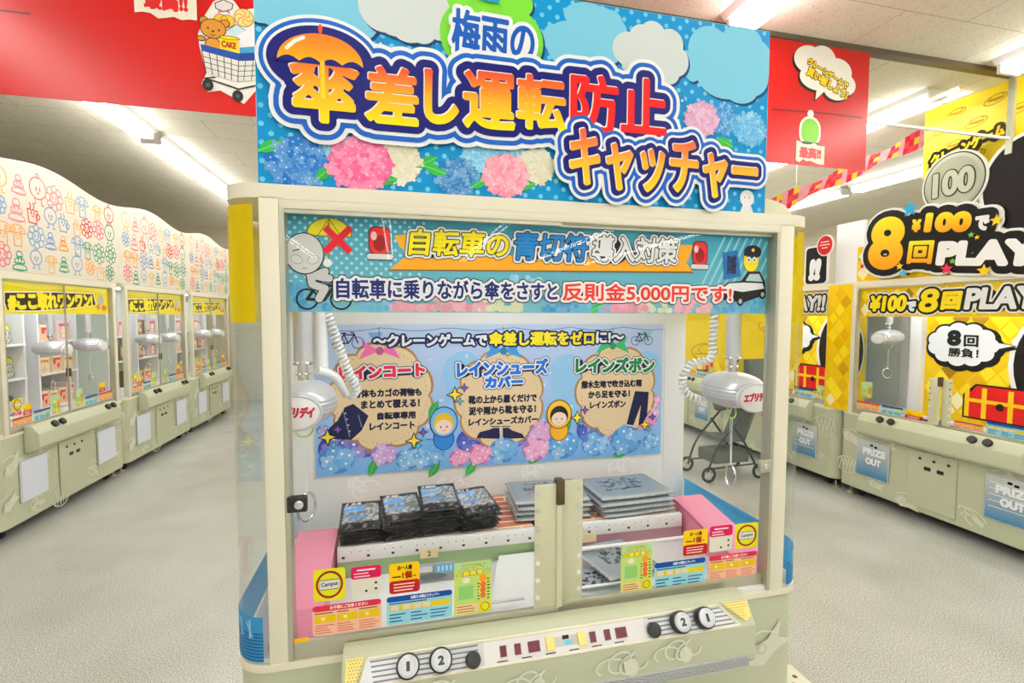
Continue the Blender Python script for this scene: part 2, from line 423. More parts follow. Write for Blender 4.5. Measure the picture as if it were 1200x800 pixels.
REDLED = mat('red_led_display', (40, 4, 14), .3, emit=(.6, .01, .12), es=.22)

# ------------------------------------------------------------------ the room
def floor_mat():
    m = mat('speckled_vinyl_floor', (196, 194, 178), .26); nt = m.node_tree; b = nt.nodes['Principled BSDF']
    tc = nt.nodes.new('ShaderNodeTexCoord')
    def noise(sc, det=4):
        n = nt.nodes.new('ShaderNodeTexNoise'); n.inputs['Scale'].default_value = sc; n.inputs['Detail'].default_value = det; n.inputs['Roughness'].default_value = .7
        nt.links.new(tc.outputs['Object'], n.inputs['Vector']); return n
    def ramp(src, p0, c0, p1, c1):
        r = nt.nodes.new('ShaderNodeValToRGB'); r.color_ramp.elements[0].position = p0; r.color_ramp.elements[0].color = (*lin(c0), 1)
        r.color_ramp.elements[1].position = p1; r.color_ramp.elements[1].color = (*lin(c1), 1); nt.links.new(src.outputs[0], r.inputs[0]); return r
    a = ramp(noise(150, 2), .34, (146, 147, 141), .66, (236, 237, 234))
    g = ramp(noise(1.1, 2), .3, (226, 227, 222), .7, (252, 252, 252))
    mx = nt.nodes.new('ShaderNodeMix'); mx.data_type = 'RGBA'; mx.blend_type = 'MULTIPLY'; mx.inputs[0].default_value = 1
    nt.links.new(a.outputs[0], mx.inputs[6]); nt.links.new(g.outputs[0], mx.inputs[7]); nt.links.new(mx.outputs[2], b.inputs['Base Color'])
    return m
def ceil_mat():
    m = mat('acoustic_ceiling_tile', (206, 198, 180), .9); nt = m.node_tree; b = nt.nodes['Principled BSDF']
    tc = nt.nodes.new('ShaderNodeTexCoord')
    n = nt.nodes.new('ShaderNodeTexNoise'); n.inputs['Scale'].default_value = 85; n.inputs['Detail'].default_value = 3; n.inputs['Roughness'].default_value = .7
    nt.links.new(tc.outputs['Object'], n.inputs['Vector'])
    r = nt.nodes.new('ShaderNodeValToRGB'); r.color_ramp.elements[0].position = .34; r.color_ramp.elements[0].color = (*lin((206, 199, 180)), 1)
    r.color_ramp.elements[1].position = .44; r.color_ramp.elements[1].color = (*lin((242, 237, 222)), 1); nt.links.new(n.outputs[0], r.inputs[0])
    bk = nt.nodes.new('ShaderNodeTexBrick'); bk.inputs['Scale'].default_value = 1; bk.inputs['Brick Width'].default_value = .91; bk.inputs['Row Height'].default_value = .455
    bk.inputs['Mortar Size'].default_value = .003; bk.inputs['Color1'].default_value = (1, 1, 1, 1); bk.inputs['Color2'].default_value = (.975, .975, .97, 1); bk.inputs['Mortar'].default_value = (.62, .6, .55, 1)
    nt.links.new(tc.outputs['Object'], bk.inputs['Vector'])
    mx = nt.nodes.new('ShaderNodeMix'); mx.data_type = 'RGBA'; mx.blend_type = 'MULTIPLY'; mx.inputs[0].default_value = 1
    nt.links.new(r.outputs[0], mx.inputs[6]); nt.links.new(bk.outputs[0], mx.inputs[7]); nt.links.new(mx.outputs[2], b.inputs['Base Color'])
    return m
def struct(o): o['kind'] = 'structure'; return o
X0, X1, Y0, Y1 = -5.2, 8.6, -14.0, 9.55
struct(MB().box(X0, X1, Y0, Y1, -.08, 0).build('floor', floor_mat()))
struct(MB().box(X0, X1, Y0, Y1, ZC, ZC+.1).build('ceiling', ceil_mat()))
WALL = mat('pale_wall_paint', (214, 206, 182), .7, vary=.03, vscale=1.5)
struct(MB().box(X0, X1, Y1, Y1+.1, 0, ZC).build('wall_far', WALL))
struct(MB().box(X0-.1, X0, Y0, Y1, 0, ZC).build('wall_left', WALL))
struct(MB().box(X1, X1+.1, Y0, Y1, 0, ZC).build('wall_right', WALL))
# hanging glass smoke barrier
struct(MB().box(X0, 4.66, YB-.03, YB+.03, ZC-.03, ZC).build('trim_1', mat('dark_bronze_trim', (96, 84, 66), .45, .3, vary=.05)))
gb = MB()
for a, b in ((-4.6, -2.6), (-2.59, -.6), (-.59, 1.4), (1.41, 3.39), (3.40, 4.64)): gb.box(a, b, YB-.004, YB+.004, 3.045, ZC-.03)
struct(gb.build('window_1', SMOKE))
struct(MB().box(-4.6, 4.66, YB-.008, YB+.008, 3.03, 3.047).build('trim_2', WPLA))
struct(MB().box(4.64, 4.665, YB-.02, YB+.02, 2.93, ZC).build('trim_3', ALU))

# ceiling lights: rows of twin-tube fixtures
def light_proto():
    t = thing('ceiling_light', 'twin tube fluorescent light', 'light', (0, 0, ZC))
    MB().prism([(-.125, ZC), (-.095, ZC-.035), (.095, ZC-.035), (.125, ZC)], -1.19, 1.19, 'y').build('housing', mat('white_enamel', (244, 244, 240), .4, vary=.01), t)
    for s in (-.06, .06): MB().cyl((s, -1.17, ZC-.080), (s, 1.17, ZC-.080), .017, n=10).build('tube', TUBE, t, True)
    for yy in (-1.17, 0, 1.17): MB().box(-.085, .085, yy-.012, yy+.012, ZC-.097, ZC-.03).build('tube_holder', WPLA, t)
    return t
LX = (-1.96, .17, 2.30, 4.41, 6.30)
LY = (-12.4, -9.9, -7.4, -4.9, -2.4, .0, 2.79, 5.28, 7.77)
xn = {-1.96: 'over the left aisle', .17: 'above the big machine', 2.30: 'over the right aisle', 4.41: 'over the right machine row', 6.30: 'beyond the right machine row'}
yn = {2.79: 'just past the glass barrier', 5.28: 'second past the glass barrier', 7.77: 'next to the far wall', .0: 'just before the glass barrier'}
lp = None
for x in LX:
    for y in LY:
        lab = 'twin tube light %s, %s' % (xn[x], yn.get(y, 'behind the viewer'))
        grp = 'ceiling lights' if y >= 0 else 'ceiling lights behind the viewer ' + xn[x]
        if lp is None: lp = light_proto(); o = lp
        else: o = dup(lp)
        o.location = (x, y, ZC); o['label'] = lab; o['group'] = grp

# ------------------------------------------------------------------ crane game cabinet (front on the plane y = 0, x along the front, z up from the floor)
XL, XR, ZB, ZT, YD = -.095, 1.715, .82, 2.055, .80
def footprint(grow=0.0, yb=YD, n=7):
    p = []
    r = .1
    for i in range(n+1):
        a = math.radians(180+90*i/n); p.append((.0+ (r-.005+grow)*math.cos(a)*1.0, r + (r+grow)*math.sin(a)))
    for i in range(n+1):
        a = math.radians(270+90*i/n); p.append((1.62+(r-.005+grow)*math.cos(a), r + (r+grow)*math.sin(a)))
    p += [(1.62+r-.005+grow, yb+grow), (-r+.005-grow, yb+grow)]
    return p
SL0, SL1 = np.array([0, -.058, .853]), np.array([0, -.103, .788])        # console slope, back and front edge
SN = np.array([0, -.065, -.045]); SN = np.array([0, -.8222, .5692])       # its outward normal
SD = (SL1-SL0)/np.linalg.norm(SL1-SL0)
def slope(x, s, h=0.0):            # s = metres down the slope, h = height above it
    return tuple(np.array([x, 0, 0])+SL0+SD*s+SN*h)
def slope_px(px, py):
    p = px_plane(SL0, SN, px, py); return p[0], float((p-SL0)@SD)

def squiggle_print(seed, body):
    R = random.Random(seed); c = (222, 224, 206); c2 = (214, 216, 196)
    spots = [(.06, .58), (.02, .3), (.32, .2), (.42, .58), (.74, .3), (.86, .62), (1.08, .22), (1.28, .58), (1.5, .28), (1.56, .62), (.6, .14)]
    for (u, v) in spots:
        kind = R.choice((0, 1, 2)); s = R.uniform(.07, .11); ro = R.uniform(-.6, .6); a = Art((0, -.0015, 0))
        if kind == 0:
            for q in range(4): a.outline(u+R.uniform(-.5, .5)*s, v+R.uniform(-.5, .5)*s, s*R.uniform(.5, .9), s*R.uniform(.25, .5), .009, 1, c, n=20, a0=R.uniform(0, 90), a1=R.uniform(200, 330), rot=ro)
            a.ell(u+s*.6, v-s*.3, s*.5, s*.22, .4, c2, n=18, rot=ro)
        elif kind == 1:
            a.poly([(u+s*x*math.cos(ro)-s*y*math.sin(ro), v+s*x*math.sin(ro)+s*y*math.cos(ro)) for x, y in ((-1, -.2), (-.6, .35), (.2, .3), (1.1, .75), (.7, .1), (1.2, -.3), (.3, -.35), (-.4, -.6))], .5, c2)
            a.line([(u-s, v+s*.5), (u-s*.2, v+s*.75), (u+s*.5, v+s*.6)], .008, 1, c)
            a.outline(u-.2*s, v, s*.2, s*.2, .007, 1.5, (196, 199, 172), n=14)
        else:
            for q in range(5): a.line([(u-s+q*.45*s, v-s*.7), (u-s*.7+q*.45*s, v+s*.7), (u-s*.5+q*.45*s, v-s*.2)], .010, 1, c)
            a.outline(u, v, s*1.3, s*.95, .008, .8, c, n=26, rot=ro)
        a.build('body_print', INK, body)

PD = {}
def make_cabinet(t, central=False, seed=1):
    """everything one cabinet has whatever is sold in it; t is its Empty at the floor"""
    # lower body
    body = MB().prism(footprint(-.004), .10, .805).build('cabinet_body', SAGE, t, True)
    squiggle_print(seed, body)
    MB().prism(footprint(.004), .803, .822).build('base_rim', CREAM, t, True)
    MB().prism(footprint(-.05), .075, .10).build('chassis', DARK, t)
    for x in (.08, 1.54):
        for y in (.12, .7):
            c = MB(); c.cyl((x-.014, y, .033), (x+.014, y, .033), .033, n=18, bevel=.004).build('caster', RUB, t, True)
    for x in (-.02, 1.64):
        MB().cyl((x, .1, .0), (x, .1, .02), .028, n=16, bevel=.003).cyl((x, .1, .02), (x, .1, .09), .009, n=10).build('levelling_foot', ALU, t, True)
    # prize doors, coin panel
    for x0, x1, nm in ((.12, .44, 'prize_door'), (1.17, 1.49, 'prize_door')):
        d = PD[x0] = MB().box(x0, x1, -.012, .0, .25, .59, .006).build(nm, tint_mat('frosted_prize_door', (214, 222, 226), .12, .3) if not central else SAGE, t)
    MB().box(.60, .98, -.007, .0, .14, .62, .003).build('coin_panel', SAGE, t)
    for x in (.70, .81, .92): MB().cyl((x, -.012, .56), (x, -.006, .56), .011, n=12).build('panel_lock', BLK, t)
    for x in (.76, .86): MB().box(x-.025, x+.025, -.012, -.006, .47, .50, .002).build('coin_return', BLK, t)
    # console
    con = MB().prism([(.0, .856), (-.035, .860), (-.058, .853), (-.103, .788), (-.107, .68), (-.09, .66), (0, .63)], .19, 1.43, 'x', .006, 2).build('console', SAGE, t, True)
    # frame: posts, top
    for x0, x1 in ((0.0, .0476), (1.566, 1.62)):
        MB().box(x0, x1, -.002, .05, ZB, ZT+.005, .004).build('front_post', CREAM, t, True)
    for x0, x1 in ((-.09, -.02), (1.60, 1.712)):
        MB().box(x0, x1, .745, .80, ZB, ZT, .004).build('rear_post', WPAN, t, True)
    MB().prism(footprint(.002), ZT-.003, 2.088).build('top_cap', CREAM, t, True)
    MB().box(.0476, 1.566, -.001, .05, 2.028, 2.056, .003).build('top_rail', CREAM, t, True)
    # clear corners and side panes
    for s, nm in ((0, 'corner_acrylic'), (1, 'corner_acrylic')):
        p = []; q = []
        for i in range(9):
            a = math.radians(180+90*i/8); p.append((.0+.095*math.cos(a), .1+.1*math.sin(a))); q.append((.0+.091*math.cos(a), .1+.096*math.sin(a)))
        pts = p+q[::-1]
        if s: pts = [(1.62-x, y) for x, y in pts][::-1]
        MB().prism(pts, ZB+.003, ZT-.004).build(nm, ACRY, t, True)
    for x in (-.095, 1.711):
        MB().box(x, x+.004, .1, .75, ZB+.003, ZT-.004).build('side_glass', ACRY, t)
    MB().box(-.088, 1.708, .75, .765, ZB, ZT).build('back_panel', WPAN, t)
    MB().prism(footprint(-.008, .75), .823, .835).build('playfield_floor', WPAN, t)
    MB().box(.15, 1.47, .12, .16, 2.040, 2.051, .003).build('led_strip', LED if central else LEDR, t)
    return con

def doors(t, plates=True):
    """two sliding glass doors with perforated cream stiles"""
    out = []
    for nm, x0, x1, y, sx in (('door', .060, .812, .008, .725), ('door', .800, 1.556, .026, .8)):
        g = MB().box(x0, x1, y, y+.004, .868, 2.03).build('sliding_door', GLASS, t)
        MB().box(x0, x1, y-.006, y+.010, ZB+.003, .871, .002).build('bottom_rail', ALU, g, True)
        MB().box(x0, x1, y-.004, y+.008, 2.018, 2.03).build('top_edge', ALU, g)
        a0, a1 = (.735, .805) if nm == 'door' and x0 < .5 else (.822, .895)
        out.append(g)
        if not plates:
            e = MB().box(a1-.006 if x0 < .5 else a0, a1 if x0 < .5 else a0+.006, y-.002, y+.006, .868, 2.02).build('door_edge', ALU, g); continue
        p = MB().box(a0, a1, y-.0035, y-.0005, .868, 1.25, .001); p.build('stile_plate', PLATE, g, True)
        bx = a0+.010 if x0 < .5 else a1-.012
        for i in range(7): MB().cyl((bx, y-.007, .905+.053*i), (bx, y-.003, .905+.053*i), .0068, n=14).build('bolt', CHROME if i > 2 else WPLA, g, True)
    # stiles of the opening and the clasp between the doors
    for x0, x1 in ((.0478, .060), (1.556, 1.566)): MB().box(x0, x1, .0, .045, ZB, 2.03).build('channel', ALU, t)
    MB().box(.802, .828, -.004, .03, 1.185, 1.262, .004).build('clasp', BRONZE, t, True)
    MB().box(.803, .822, .000, .006, .868, 1.20, .001).build('door_edge', PLATE, t)
    return out

def coil(path, R, r, turns, n=6, seg=10):
    P = [Vector(p) for p in path]; L = [0]
    for a, b in zip(P[:-1], P[1:]): L.append(L[-1]+(b-a).length)
    def at(s):
        s *= L[-1]
        for i in range(len(P)-1):
            if s <= L[i+1] or i == len(P)-2:
                f = (s-L[i])/max(1e-9, L[i+1]-L[i]); return P[i].lerp(P[i+1], f)
    N = turns*seg; pts = []; prev = None
    for i in range(N+1):
        s = i/N; c = at(s); tg = (at(min(1, s+.01))-at(max(0, s-.01))).normalized()
        if prev is None: prev = tg.orthogonal().normalized()
        x = (prev-tg*prev.dot(tg)).normalized(); prev = x; y = tg.cross(x); a = 2*PI*turns*s
        pts.append(c+(x*math.cos(a)+y*math.sin(a))*R)
    return MB().tube(pts, r, n)
def smooth_path(P, n=40):
    P = [Vector(p) for p in P]; Q = [P[0]]+P+[P[-1]]; out = []
    for i in range(1, len(Q)-2):
        for j in range(n):
            t = j/n; a, b, c, d = Q[i-1], Q[i], Q[i+1], Q[i+2]
            out.append(.5*((2*b)+(c-a)*t+(2*a-5*b+4*c-d)*t*t+(3*b-a-3*c+d)*t**3))
    out.append(P[-1]); return out

def claw(t, x, y, z, side=1, cordpath=None, words=True):
    """overhead crane carriage: column, long oval head with an emblem on its front end, coil cord and a ring on a string"""
    c = MB().cyl((x, y, z+.125), (x, y, 2.04), .027, n=24).build('crane_column', SILVER, t, True)
    n = MB().cyl((x, y, z+.06), (x, y, z+.13), .016, n=18); n.ring((x, y, z+.124), (0, 0, 1), .026, .006); n.ring((x, y, z+.09), (0, 0, 1), .019, .004)
    n.build('neck', CHROME, c, True)
    h = MB(); vs = bmesh.ops.create_uvsphere(h.bm, u_segments=48, v_segments=40, radius=1)['verts']
    for v in vs:
        X, Y, Z = v.co; k = 1.0
        if -.30 < Z < .22: k = 1.0-.014*(1-math.cos((Z+.30)/.52*2*PI*4))
        f = 1.0 if Y > 0 else 1.05
        yy = max(Y*1.12, -.86)                    # front end cut flat for the emblem
        v.co = Vector((x+.100*k*math.copysign(abs(X)**.85, X)*f, y+.128*k*math.copysign(abs(yy)**.92, yy), z+.070*Z*(1.0 if Z > 0 else .98)))
    h.build('crane_head', SILVER, c, True)
    ey, ez = y-.128, z-.012
    em = MB(); em.prism([(x+.068*math.cos(2*PI*i/40), ez+.048*math.sin(2*PI*i/40)) for i in range(40)], ey-.004, ey+.035, 'y', .003); em.build('emblem', WPLA, c, True)
    MB().ring((x, ey, ez), (0, 1, 0), .071, .005, 40, 8, 1.0, .71).build('emblem_rim', SILVER, c, True)
    if words:
        a = Art((0, ey-.0045, 0)); a.text('エブリデイ', (x-.054, ez-.014, x+.054, ez+.020), 1, [(.0022, (196, 30, 70))], shear=.2, rot=-.03 if side > 0 else .05); a.build('emblem_lettering', INK, c)
    if cordpath:
        coil(smooth_path(cordpath, 24), .0125, .0058, 42, 6, 9).build('coil_cord', WPLA, c, True)
    MB().ring((x, y, z-.088), (.3, -1, .2), .026, .003).build('green_loop', mat('pale_green_plastic', (178, 224, 120), .3), c, True)
    rz = z-.345
    MB().tube([(x+.004, y, z-.11), (x+.004, y, rz+.045)], .0016, 6).build('string', WPLA, c); MB().tube([(x-.006, y, z-.11), (x+.002, y, rz+.05)], .0012, 6).build('string', WPLA, c)
    MB().ring((x+.002, y, rz), (1, -.75 if side > 0 else -.15, 0), .046, .0042, 36, 8, .8, 1.0).build('catch_ring', CHROME, c, True)
    return c

# small printed notices stuck on the door glass: (kind, u0, v0, u1, v1)
def sticker(a, kind, u0, v0, u1, v1, k=1, fine=True):
    if u0 > u1: u0, u1 = u1, u0
    if v0 > v1: v0, v1 = v1, v0
    w_, h_ = u1-u0, v1-v0; P = lambda x, y: (u0+w_*x, v0+h_*y)
    B = lambda x0, y0, x1, y1: (u0+w_*x0, v0+h_*y0, u0+w_*x1, v0+h_*y1)
    r = min(w_, h_)*.1
    def lines(x0, y0, x1, y1, n, col, seed=0):
        R = random.Random(seed)
        for i in range(n):
            yy = y0+(y1-y0)*(i+.5)/n; xx = x0+(x1-x0)*R.uniform(.55, 1)
            a.rect(*P(x0, yy-.28*(y1-y0)/n), *P(xx, yy+.1*(y1-y0)/n), k+1.5, col)
    if kind == 'no':
        a.rect(u0, v0, u1, v1, k, (226, 220, 30), r); c = P(.5, .5)
        a.ell(*c, w_*.43, h_*.43, k+1, (150, 20, 30)); a.ell(*c, w_*.36, h_*.36, k+2, (226, 220, 30))
        a.rect(*P(.18, .34), *P(.82, .66), k+3, (40, 60, 50)); a.rect(*P(.19, .36), *P(.81, .64), k+3.5, (222, 222, 214))
        if fine: a.text('Campus', B(.24, .42, .76, .58), k+4, [(.0004, (30, 30, 80))], rot=.05)
    elif kind == 'date':
        a.rect(u0, v0, u1, v1, k, (226, 222, 204), r); a.rect(u0, v0+h_*.58, u1, v1, k+.6, (206, 20, 84), r)
        lines(.2, .82, .85, .96, 1, (250, 235, 240)); lines(.1, .62, .9, .82, 2, (250, 220, 230), 4)
        for x, y in ((.82, .4), (.82, .2), (.5, .15)): a.ell(*P(x, y), w_*.045, w_*.045, k+1.5, (30, 30, 30), n=10)
    elif kind == 'one':
        a.rect(u0, v0, u1, v1, k, (246, 200, 10), r); a.rect(u0, v0, u1, v0+h_*.42, k+.6, (176, 22, 30), r)
        if fine:
            a.text('お一人様', B(.27, .76, .75, .92), k+1.5, [(.0006, (30, 24, 20))])
            a.text('1個', B(.42, .47, .74, .72), k+1.5, [(.0009, (150, 30, 20))])
        lines(.1, .5, .38, .62, 1, (60, 40, 20), 2); lines(.78, .5, .92, .6, 1, (60, 40, 20), 3)
        lines(.14, .06, .9, .36, 3, (250, 215, 200), 5)
    elif kind == 'pink':
        a.rect(u0, v0, u1, v1, k, (240, 186, 158), r); a.rect(u0, v1-h_*.2, u1, v1, k+.6, (206, 44, 66), r)
        if fine: a.text('お子様にご注意ください', B(.25, .84, .8, .96), k+1.5, [(.0003, (255, 235, 235))])
        for i in range(3):
            x0 = .03+.32*i; a.rect(*P(x0, .42), *P(x0+.3, .68), k+1, (226, 188, 12)); lines(x0, .70, x0+.28, .79, 1, (110, 60, 60), i)
            a.ell(*P(x0+.12, .55), w_*.03, h_*.06, k+1.6, (240, 226, 190), n=12); lines(x0, .06, x0+.3, .38, 4, (206, 110, 96), i+9)
    elif kind == 'blue':
        a.rect(u0, v0, u1, v1, k, (148, 212, 226), r); a.rect(u0, v1-h_*.2, u1, v1, k+.6, (18, 70, 150), r)
        if fine: a.text('お困りの際はスタッフへ', B(.36, .84, .8, .96), k+1.5, [(.0003, (235, 245, 255))])
        a.rect(*P(.04, .48), *P(.97, .68), k+1, (228, 200, 30))
        for x in (.06, .24, .40, .54): a.rect(*P(x, .5), *P(x+.12, .66), k+1.5, (222, 214, 190))
        lines(.04, .7, .9, .8, 1, (30, 70, 140), 3); lines(.04, .06, .32, .42, 3, (40, 90, 150), 7); lines(.36, .06, .62, .42, 3, (50, 100, 160), 8); lines(.66, .06, .95, .42, 3, (60, 110, 170), 11)
    elif kind == 'app':
        a.rect(u0, v0, u1, v1, k, (196, 214, 110), r*.4); a.rect(*P(.02, .72), *P(.98, .99), k+.6, (176, 214, 160))
        if fine:
            a.text('エブリデイ', B(.2, .86, .82, .96), k+1.5, [(.0014, (50, 70, 30)), (.0006, (240, 224, 40))]); a.text('会員募集中', B(.05, .73, .95, .84), k+1.5, [(.0014, (50, 70, 30)), (.0006, (240, 224, 40))])
        a.ell(*P(.32, .65), w_*.1, h_*.05, k+1.5, (240, 230, 220)); a.rect(*P(.08, .27), *P(.55, .58), k+1, (170, 214, 140), r*.5); a.rect(*P(.12, .3), *P(.51, .55), k+1.5, (142, 200, 110))
        a.ell(*P(.77, .66), w_*.1, w_*.1, k+1.5, (240, 150, 30))
        for i in range(3): a.ell(*P(.77, .54-.1*i), w_*.08, w_*.08, k+1.5, (226, 110, 40), n=14)
        lines(.62, .25, .68, .6, 6, (50, 60, 40), 2); lines(.88, .25, .97, .68, 7, (40, 40, 40), 3)
        a.rect(*P(.04, .03), *P(.64, .2), k+1, (236, 206, 150)); lines(.07, .04, .6, .19, 3, (170, 110, 70), 6)
        a.rect(*P(.67, .02), *P(.98, .22), k+1, (228, 214, 40)); a.outline(*P(.825, .12), w_*.11, w_*.11, w_*.02, k+1.5, (120, 90, 30))

# ------------------------------------------------------------------ the big machine in the middle
M = thing('crane_game', 'big cream and sage twin crane game under the blue rain sign, grey rain gear inside', 'arcade machine')
con = make_cabinet(M, True, 3)
ds = doors(M)
S = lambda px, py, y=0.0: (lambda p: (float(p[0]), float(p[2])))(px_on(1, y, px, py))
# channels' latches
la = MB().box(.052, .102, -.008, .012, 1.232, 1.275, .004).build('latch', BLK, M, True)
MB().cyl((.083, -.013, 1.254), (.083, -.007, 1.254), .012, n=20, bevel=.002).build('latch_screw', CHROME, la, True)
la2 = MB().box(1.515, 1.560, -.004, .012, 1.232, 1.275, .004).build('latch', ALU, M, True)
MB().cyl((1.535, -.009, 1.254), (1.535, -.003, 1.254), .009, n=18, bevel=.002).build('latch_screw', CHROME, la2, True)
# console: silver plate, speaker meshes, buttons, displays, coin slots
q = [slope_px(*p) for p in ((457, 772), (835, 712), (860, 737), (443, 811))]
s0 = .012; s1 = .074
q = [(.255, s0), (1.315, s0), (1.372, s1), (.235, s1)]
pl = MB().slab([slope(x, s, .0025) for x, s in q], .002).build('control_plate', SILVER, con)
st = Art(slope(0, 0, .003), (1, 0, 0), tuple(-SD), .0002)
for i in range(5):
    v = -(s0+.006+.0115*i); st.rect(.262+.002*i, v, .55, v-.004, .5, (120, 122, 124)); st.rect(1.07, v, 1.325+.008*i, v-.004, .5, (120, 122, 124))
st.rect(.565, -s0-.003, 1.055, -s1+.004, .5, (226, 224, 222)); st.rect(.76, -s0-.018, .86, -s1+.02, 1, (196, 196, 190)); st.rect(.80, -s0-.028, .822, -s1+.022, 1.5, (110, 190, 220)); st.rect(.795, -s0-.016, .815, -s0-.026, 1.5, (30, 30, 30))
for i in range(6): st.rect(.60+.07*i, -s1+.009, .63+.07*i, -s1+.006, 1, (60, 60, 60))
st.build('control_plate_print', INK, pl)
lip = MB(); 
for A, B in zip(q, q[1:]+q[:1]): lip.tube([slope(*A, .002), slope(*B, .002)], .004, 8)
lip.build('plate_lip', CREAM, con, True)
for pts in (((.200, .006), (.246, .006), (.222, .074), (.200, .060)), ((1.330, .008), (1.420, .008), (1.420, .055), (1.395, .066))):
    sp = MB().slab([slope(x, s, .004) for x, s in pts], .004).build('speaker_mesh', MESHY, con)
    ho = Art(slope(0, 0, .0045), (1, 0, 0), tuple(-SD), .0002)
    xs = [p[0] for p in pts]
    for i in range(12):
        for j in range(8):
            u, v = min(xs)+.008+i*.0075+(j % 2)*.0037, .011+j*.0075
            if u < max(xs)-.005 and v < .058-(.03 if u > 1.405 else 0): ho.ell(u, -v, .0016, .0016, .5, (150, 120, 50), n=8)
    ho.build('speaker_holes', INK, sp)
def button(px, py, digit):
    x, s = slope_px(px, py); s = min(max(s, .03), .055)
    b = MB().cyl(slope(x, s, .0), slope(x, s, .026),   .031, n=32, bevel=.003).build('push_button', BLK, con, True)
    MB().cyl(slope(x, s, .022), slope(x, s, .032), .0265, n=32, bevel=.003).build('button_cap', SILVER, b, True)
    MB().ring(slope(x, s, .0320), tuple(SN), .019, .0012, 32).build('button_rim', SILVER, b, True)
    a = Art(slope(0, 0, .0324), (1, 0, 0), tuple(-SD), .0003); hw = .003 if digit == '1' else .007; a.text(digit, (x-hw-.0016, -s-.011, x+hw+.0016, -s+.011), 1, [(.0016, (70, 72, 76))]); a.build('button_digit', INK, b)
for p in ((478, 780, '1'), (516, 773, '2'), (795, 729, '2'), (823, 724, '1')): button(*p)
for p in ((554, 773), (765, 738)):
    x, s = slope_px(*p); s = min(max(s, .03), .055)
    MB().cyl(slope(x, s, 0), slope(x, s, .02), .021, n=28, bevel=.006).build('joystick_socket', BLK, con, True)
for px, py, w_ in ((590, 768, .018), (607, 766, .018), (626, 762, .034), (695, 751, .018), (712, 748, .018), (728, 745, .034)):
    x, s = slope_px(px, py); MB().slab([slope(x-w_/2, .03, .0065), slope(x+w_/2, .03, .0065), slope(x+w_/2, .057, .0065), slope(x-w_/2, .057, .0065)], .003).build('digit_display', REDLED, con)
for px, py in ((645, 759), (682, 753)):
    x, s = slope_px(px, py)
    b = MB(); b.box(-.012, .012, -.018, .018, -.004, .006, .002, mx=Matrix.Translation(slope(x, .043, .004)) @ Matrix.Rotation(-math.acos(SN[2]), 4, 'X').inverted()); c = b.build('coin_slot', MESHY, con, True)
gr = MB()
for i in range(6): gr.box(.62, 1.40, -.113, -.103, .664+.006*i*1.0, .667+.006*i)
gr.build('vent_grille', SILVER, con)
for (u, v, s) in ((.45, .74, .05), (.98, .735, .05), (1.16, .745, .045), (.70, .73, .04)):
    fp = Art((0, -.1085, 0))
    for i in range(4): fp.outline(u+.03*(i-1.5), v+.01*(i % 2), s*(.9-.12*i), s*(.5+.1*(i % 2)), .006, 1, (222, 224, 206), n=22, a0=20*i, a1=230+25*i, rot=.3*i)
    fp.ell(u+.02, v-.01, s*.45, s*.6, .5, (216, 218, 200), n=16, rot=.4); fp.build('console_print', INK, con)

# bands of printed film on the side panes and corners
def side_film(name, z0, z1, base, marks):
    for sgn in (-1, 1):
        P = []
        n = 10
        for i in range(n+1):
            a = math.radians(262-82*i/n) if sgn < 0 else math.radians(278+82*i/n)
            P.append((.0+.0965*math.cos(a) if sgn < 0 else 1.62+.0965*math.cos(a), .1+.1015*math.sin(a)))
        P += [(-.0965 if sgn < 0 else 1.7165, .4), (-.0965 if sgn < 0 else 1.7165, .74)]
        L = [0]
        for a, b in zip(P[:-1], P[1:]): L.append(L[-1]+math.dist(a, b))
        A = Art(); A.rect(0, z0, L[-1], z1, 0, base); marks(A, L[-1], sgn)
        # subdivide along the strip, then wrap it round the corner
        def wrap(u):
            u = min(max(u, 0), L[-1])
            for i in range(len(P)-1):
                if u <= L[i+1]+1e-9:
                    f = (u-L[i])/(L[i+1]-L[i]); d = np.array(P[i+1])-np.array(P[i]); d /= np.linalg.norm(d)
                    return np.array(P[i])+(np.array(P[i+1])-np.array(P[i]))*f, (np.array([d[1], -d[0]]) if sgn > 0 else np.array([-d[1], d[0]]))
        bm = bmesh.new(); lay = bm.verts.layers.float_color.new('ink')
        V = np.concatenate(A.v); C = np.concatenate(A.c)
        vs = []
        for (p, c) in zip(V, C): v = bm.verts.new(p); v[lay] = (*c, 1); vs.append(v)
        for f in A.f:
            try: bm.faces.new([vs[i] for i in f])
            except ValueError: pass
        for i in range(1, len(P)-1):
            bmesh.ops.bisect_plane(bm, geom=bm.verts[:]+bm.edges[:]+bm.faces[:], plane_co=(L[i], 0, 0), plane_no=(1, 0, 0))
        for v in bm.verts:
            (p, nn) = wrap(v.co.x); off = -(v.co.y) + .0; h = abs(v.co.y)
            v.co = Vector((p[0]+nn[0]*h*sgn*sgn*1.0, p[1]+nn[1]*h, v.co.z))
        me = bpy.data.meshes.new(name); bm.to_mesh(me); bm.free(); me.materials.append(FILM); link_mesh(name, me, M)
def blue_marks(A, L, s):
    R = random.Random(4)
    for i in range(16):
        z = .835+.009*i; x = R.uniform(0, .02); A.rect(.0, z, L*R.uniform(.1, .16), z+.003, 1, (20, 90, 150)) if i < 9 else None
    for i in range(3):
        A.rect(.035+.035*i, .895, .041+.035*i, .945, 2, (190, 225, 240)); A.line([(.03+.035*i, .90), (.05+.035*i, .94)], .004, 2, (190, 225, 240))
    for i in range(40): A.rect(.17+.014*i, .925+.006*(i % 2), .179+.014*i, .945, 2, (150, 205, 235))
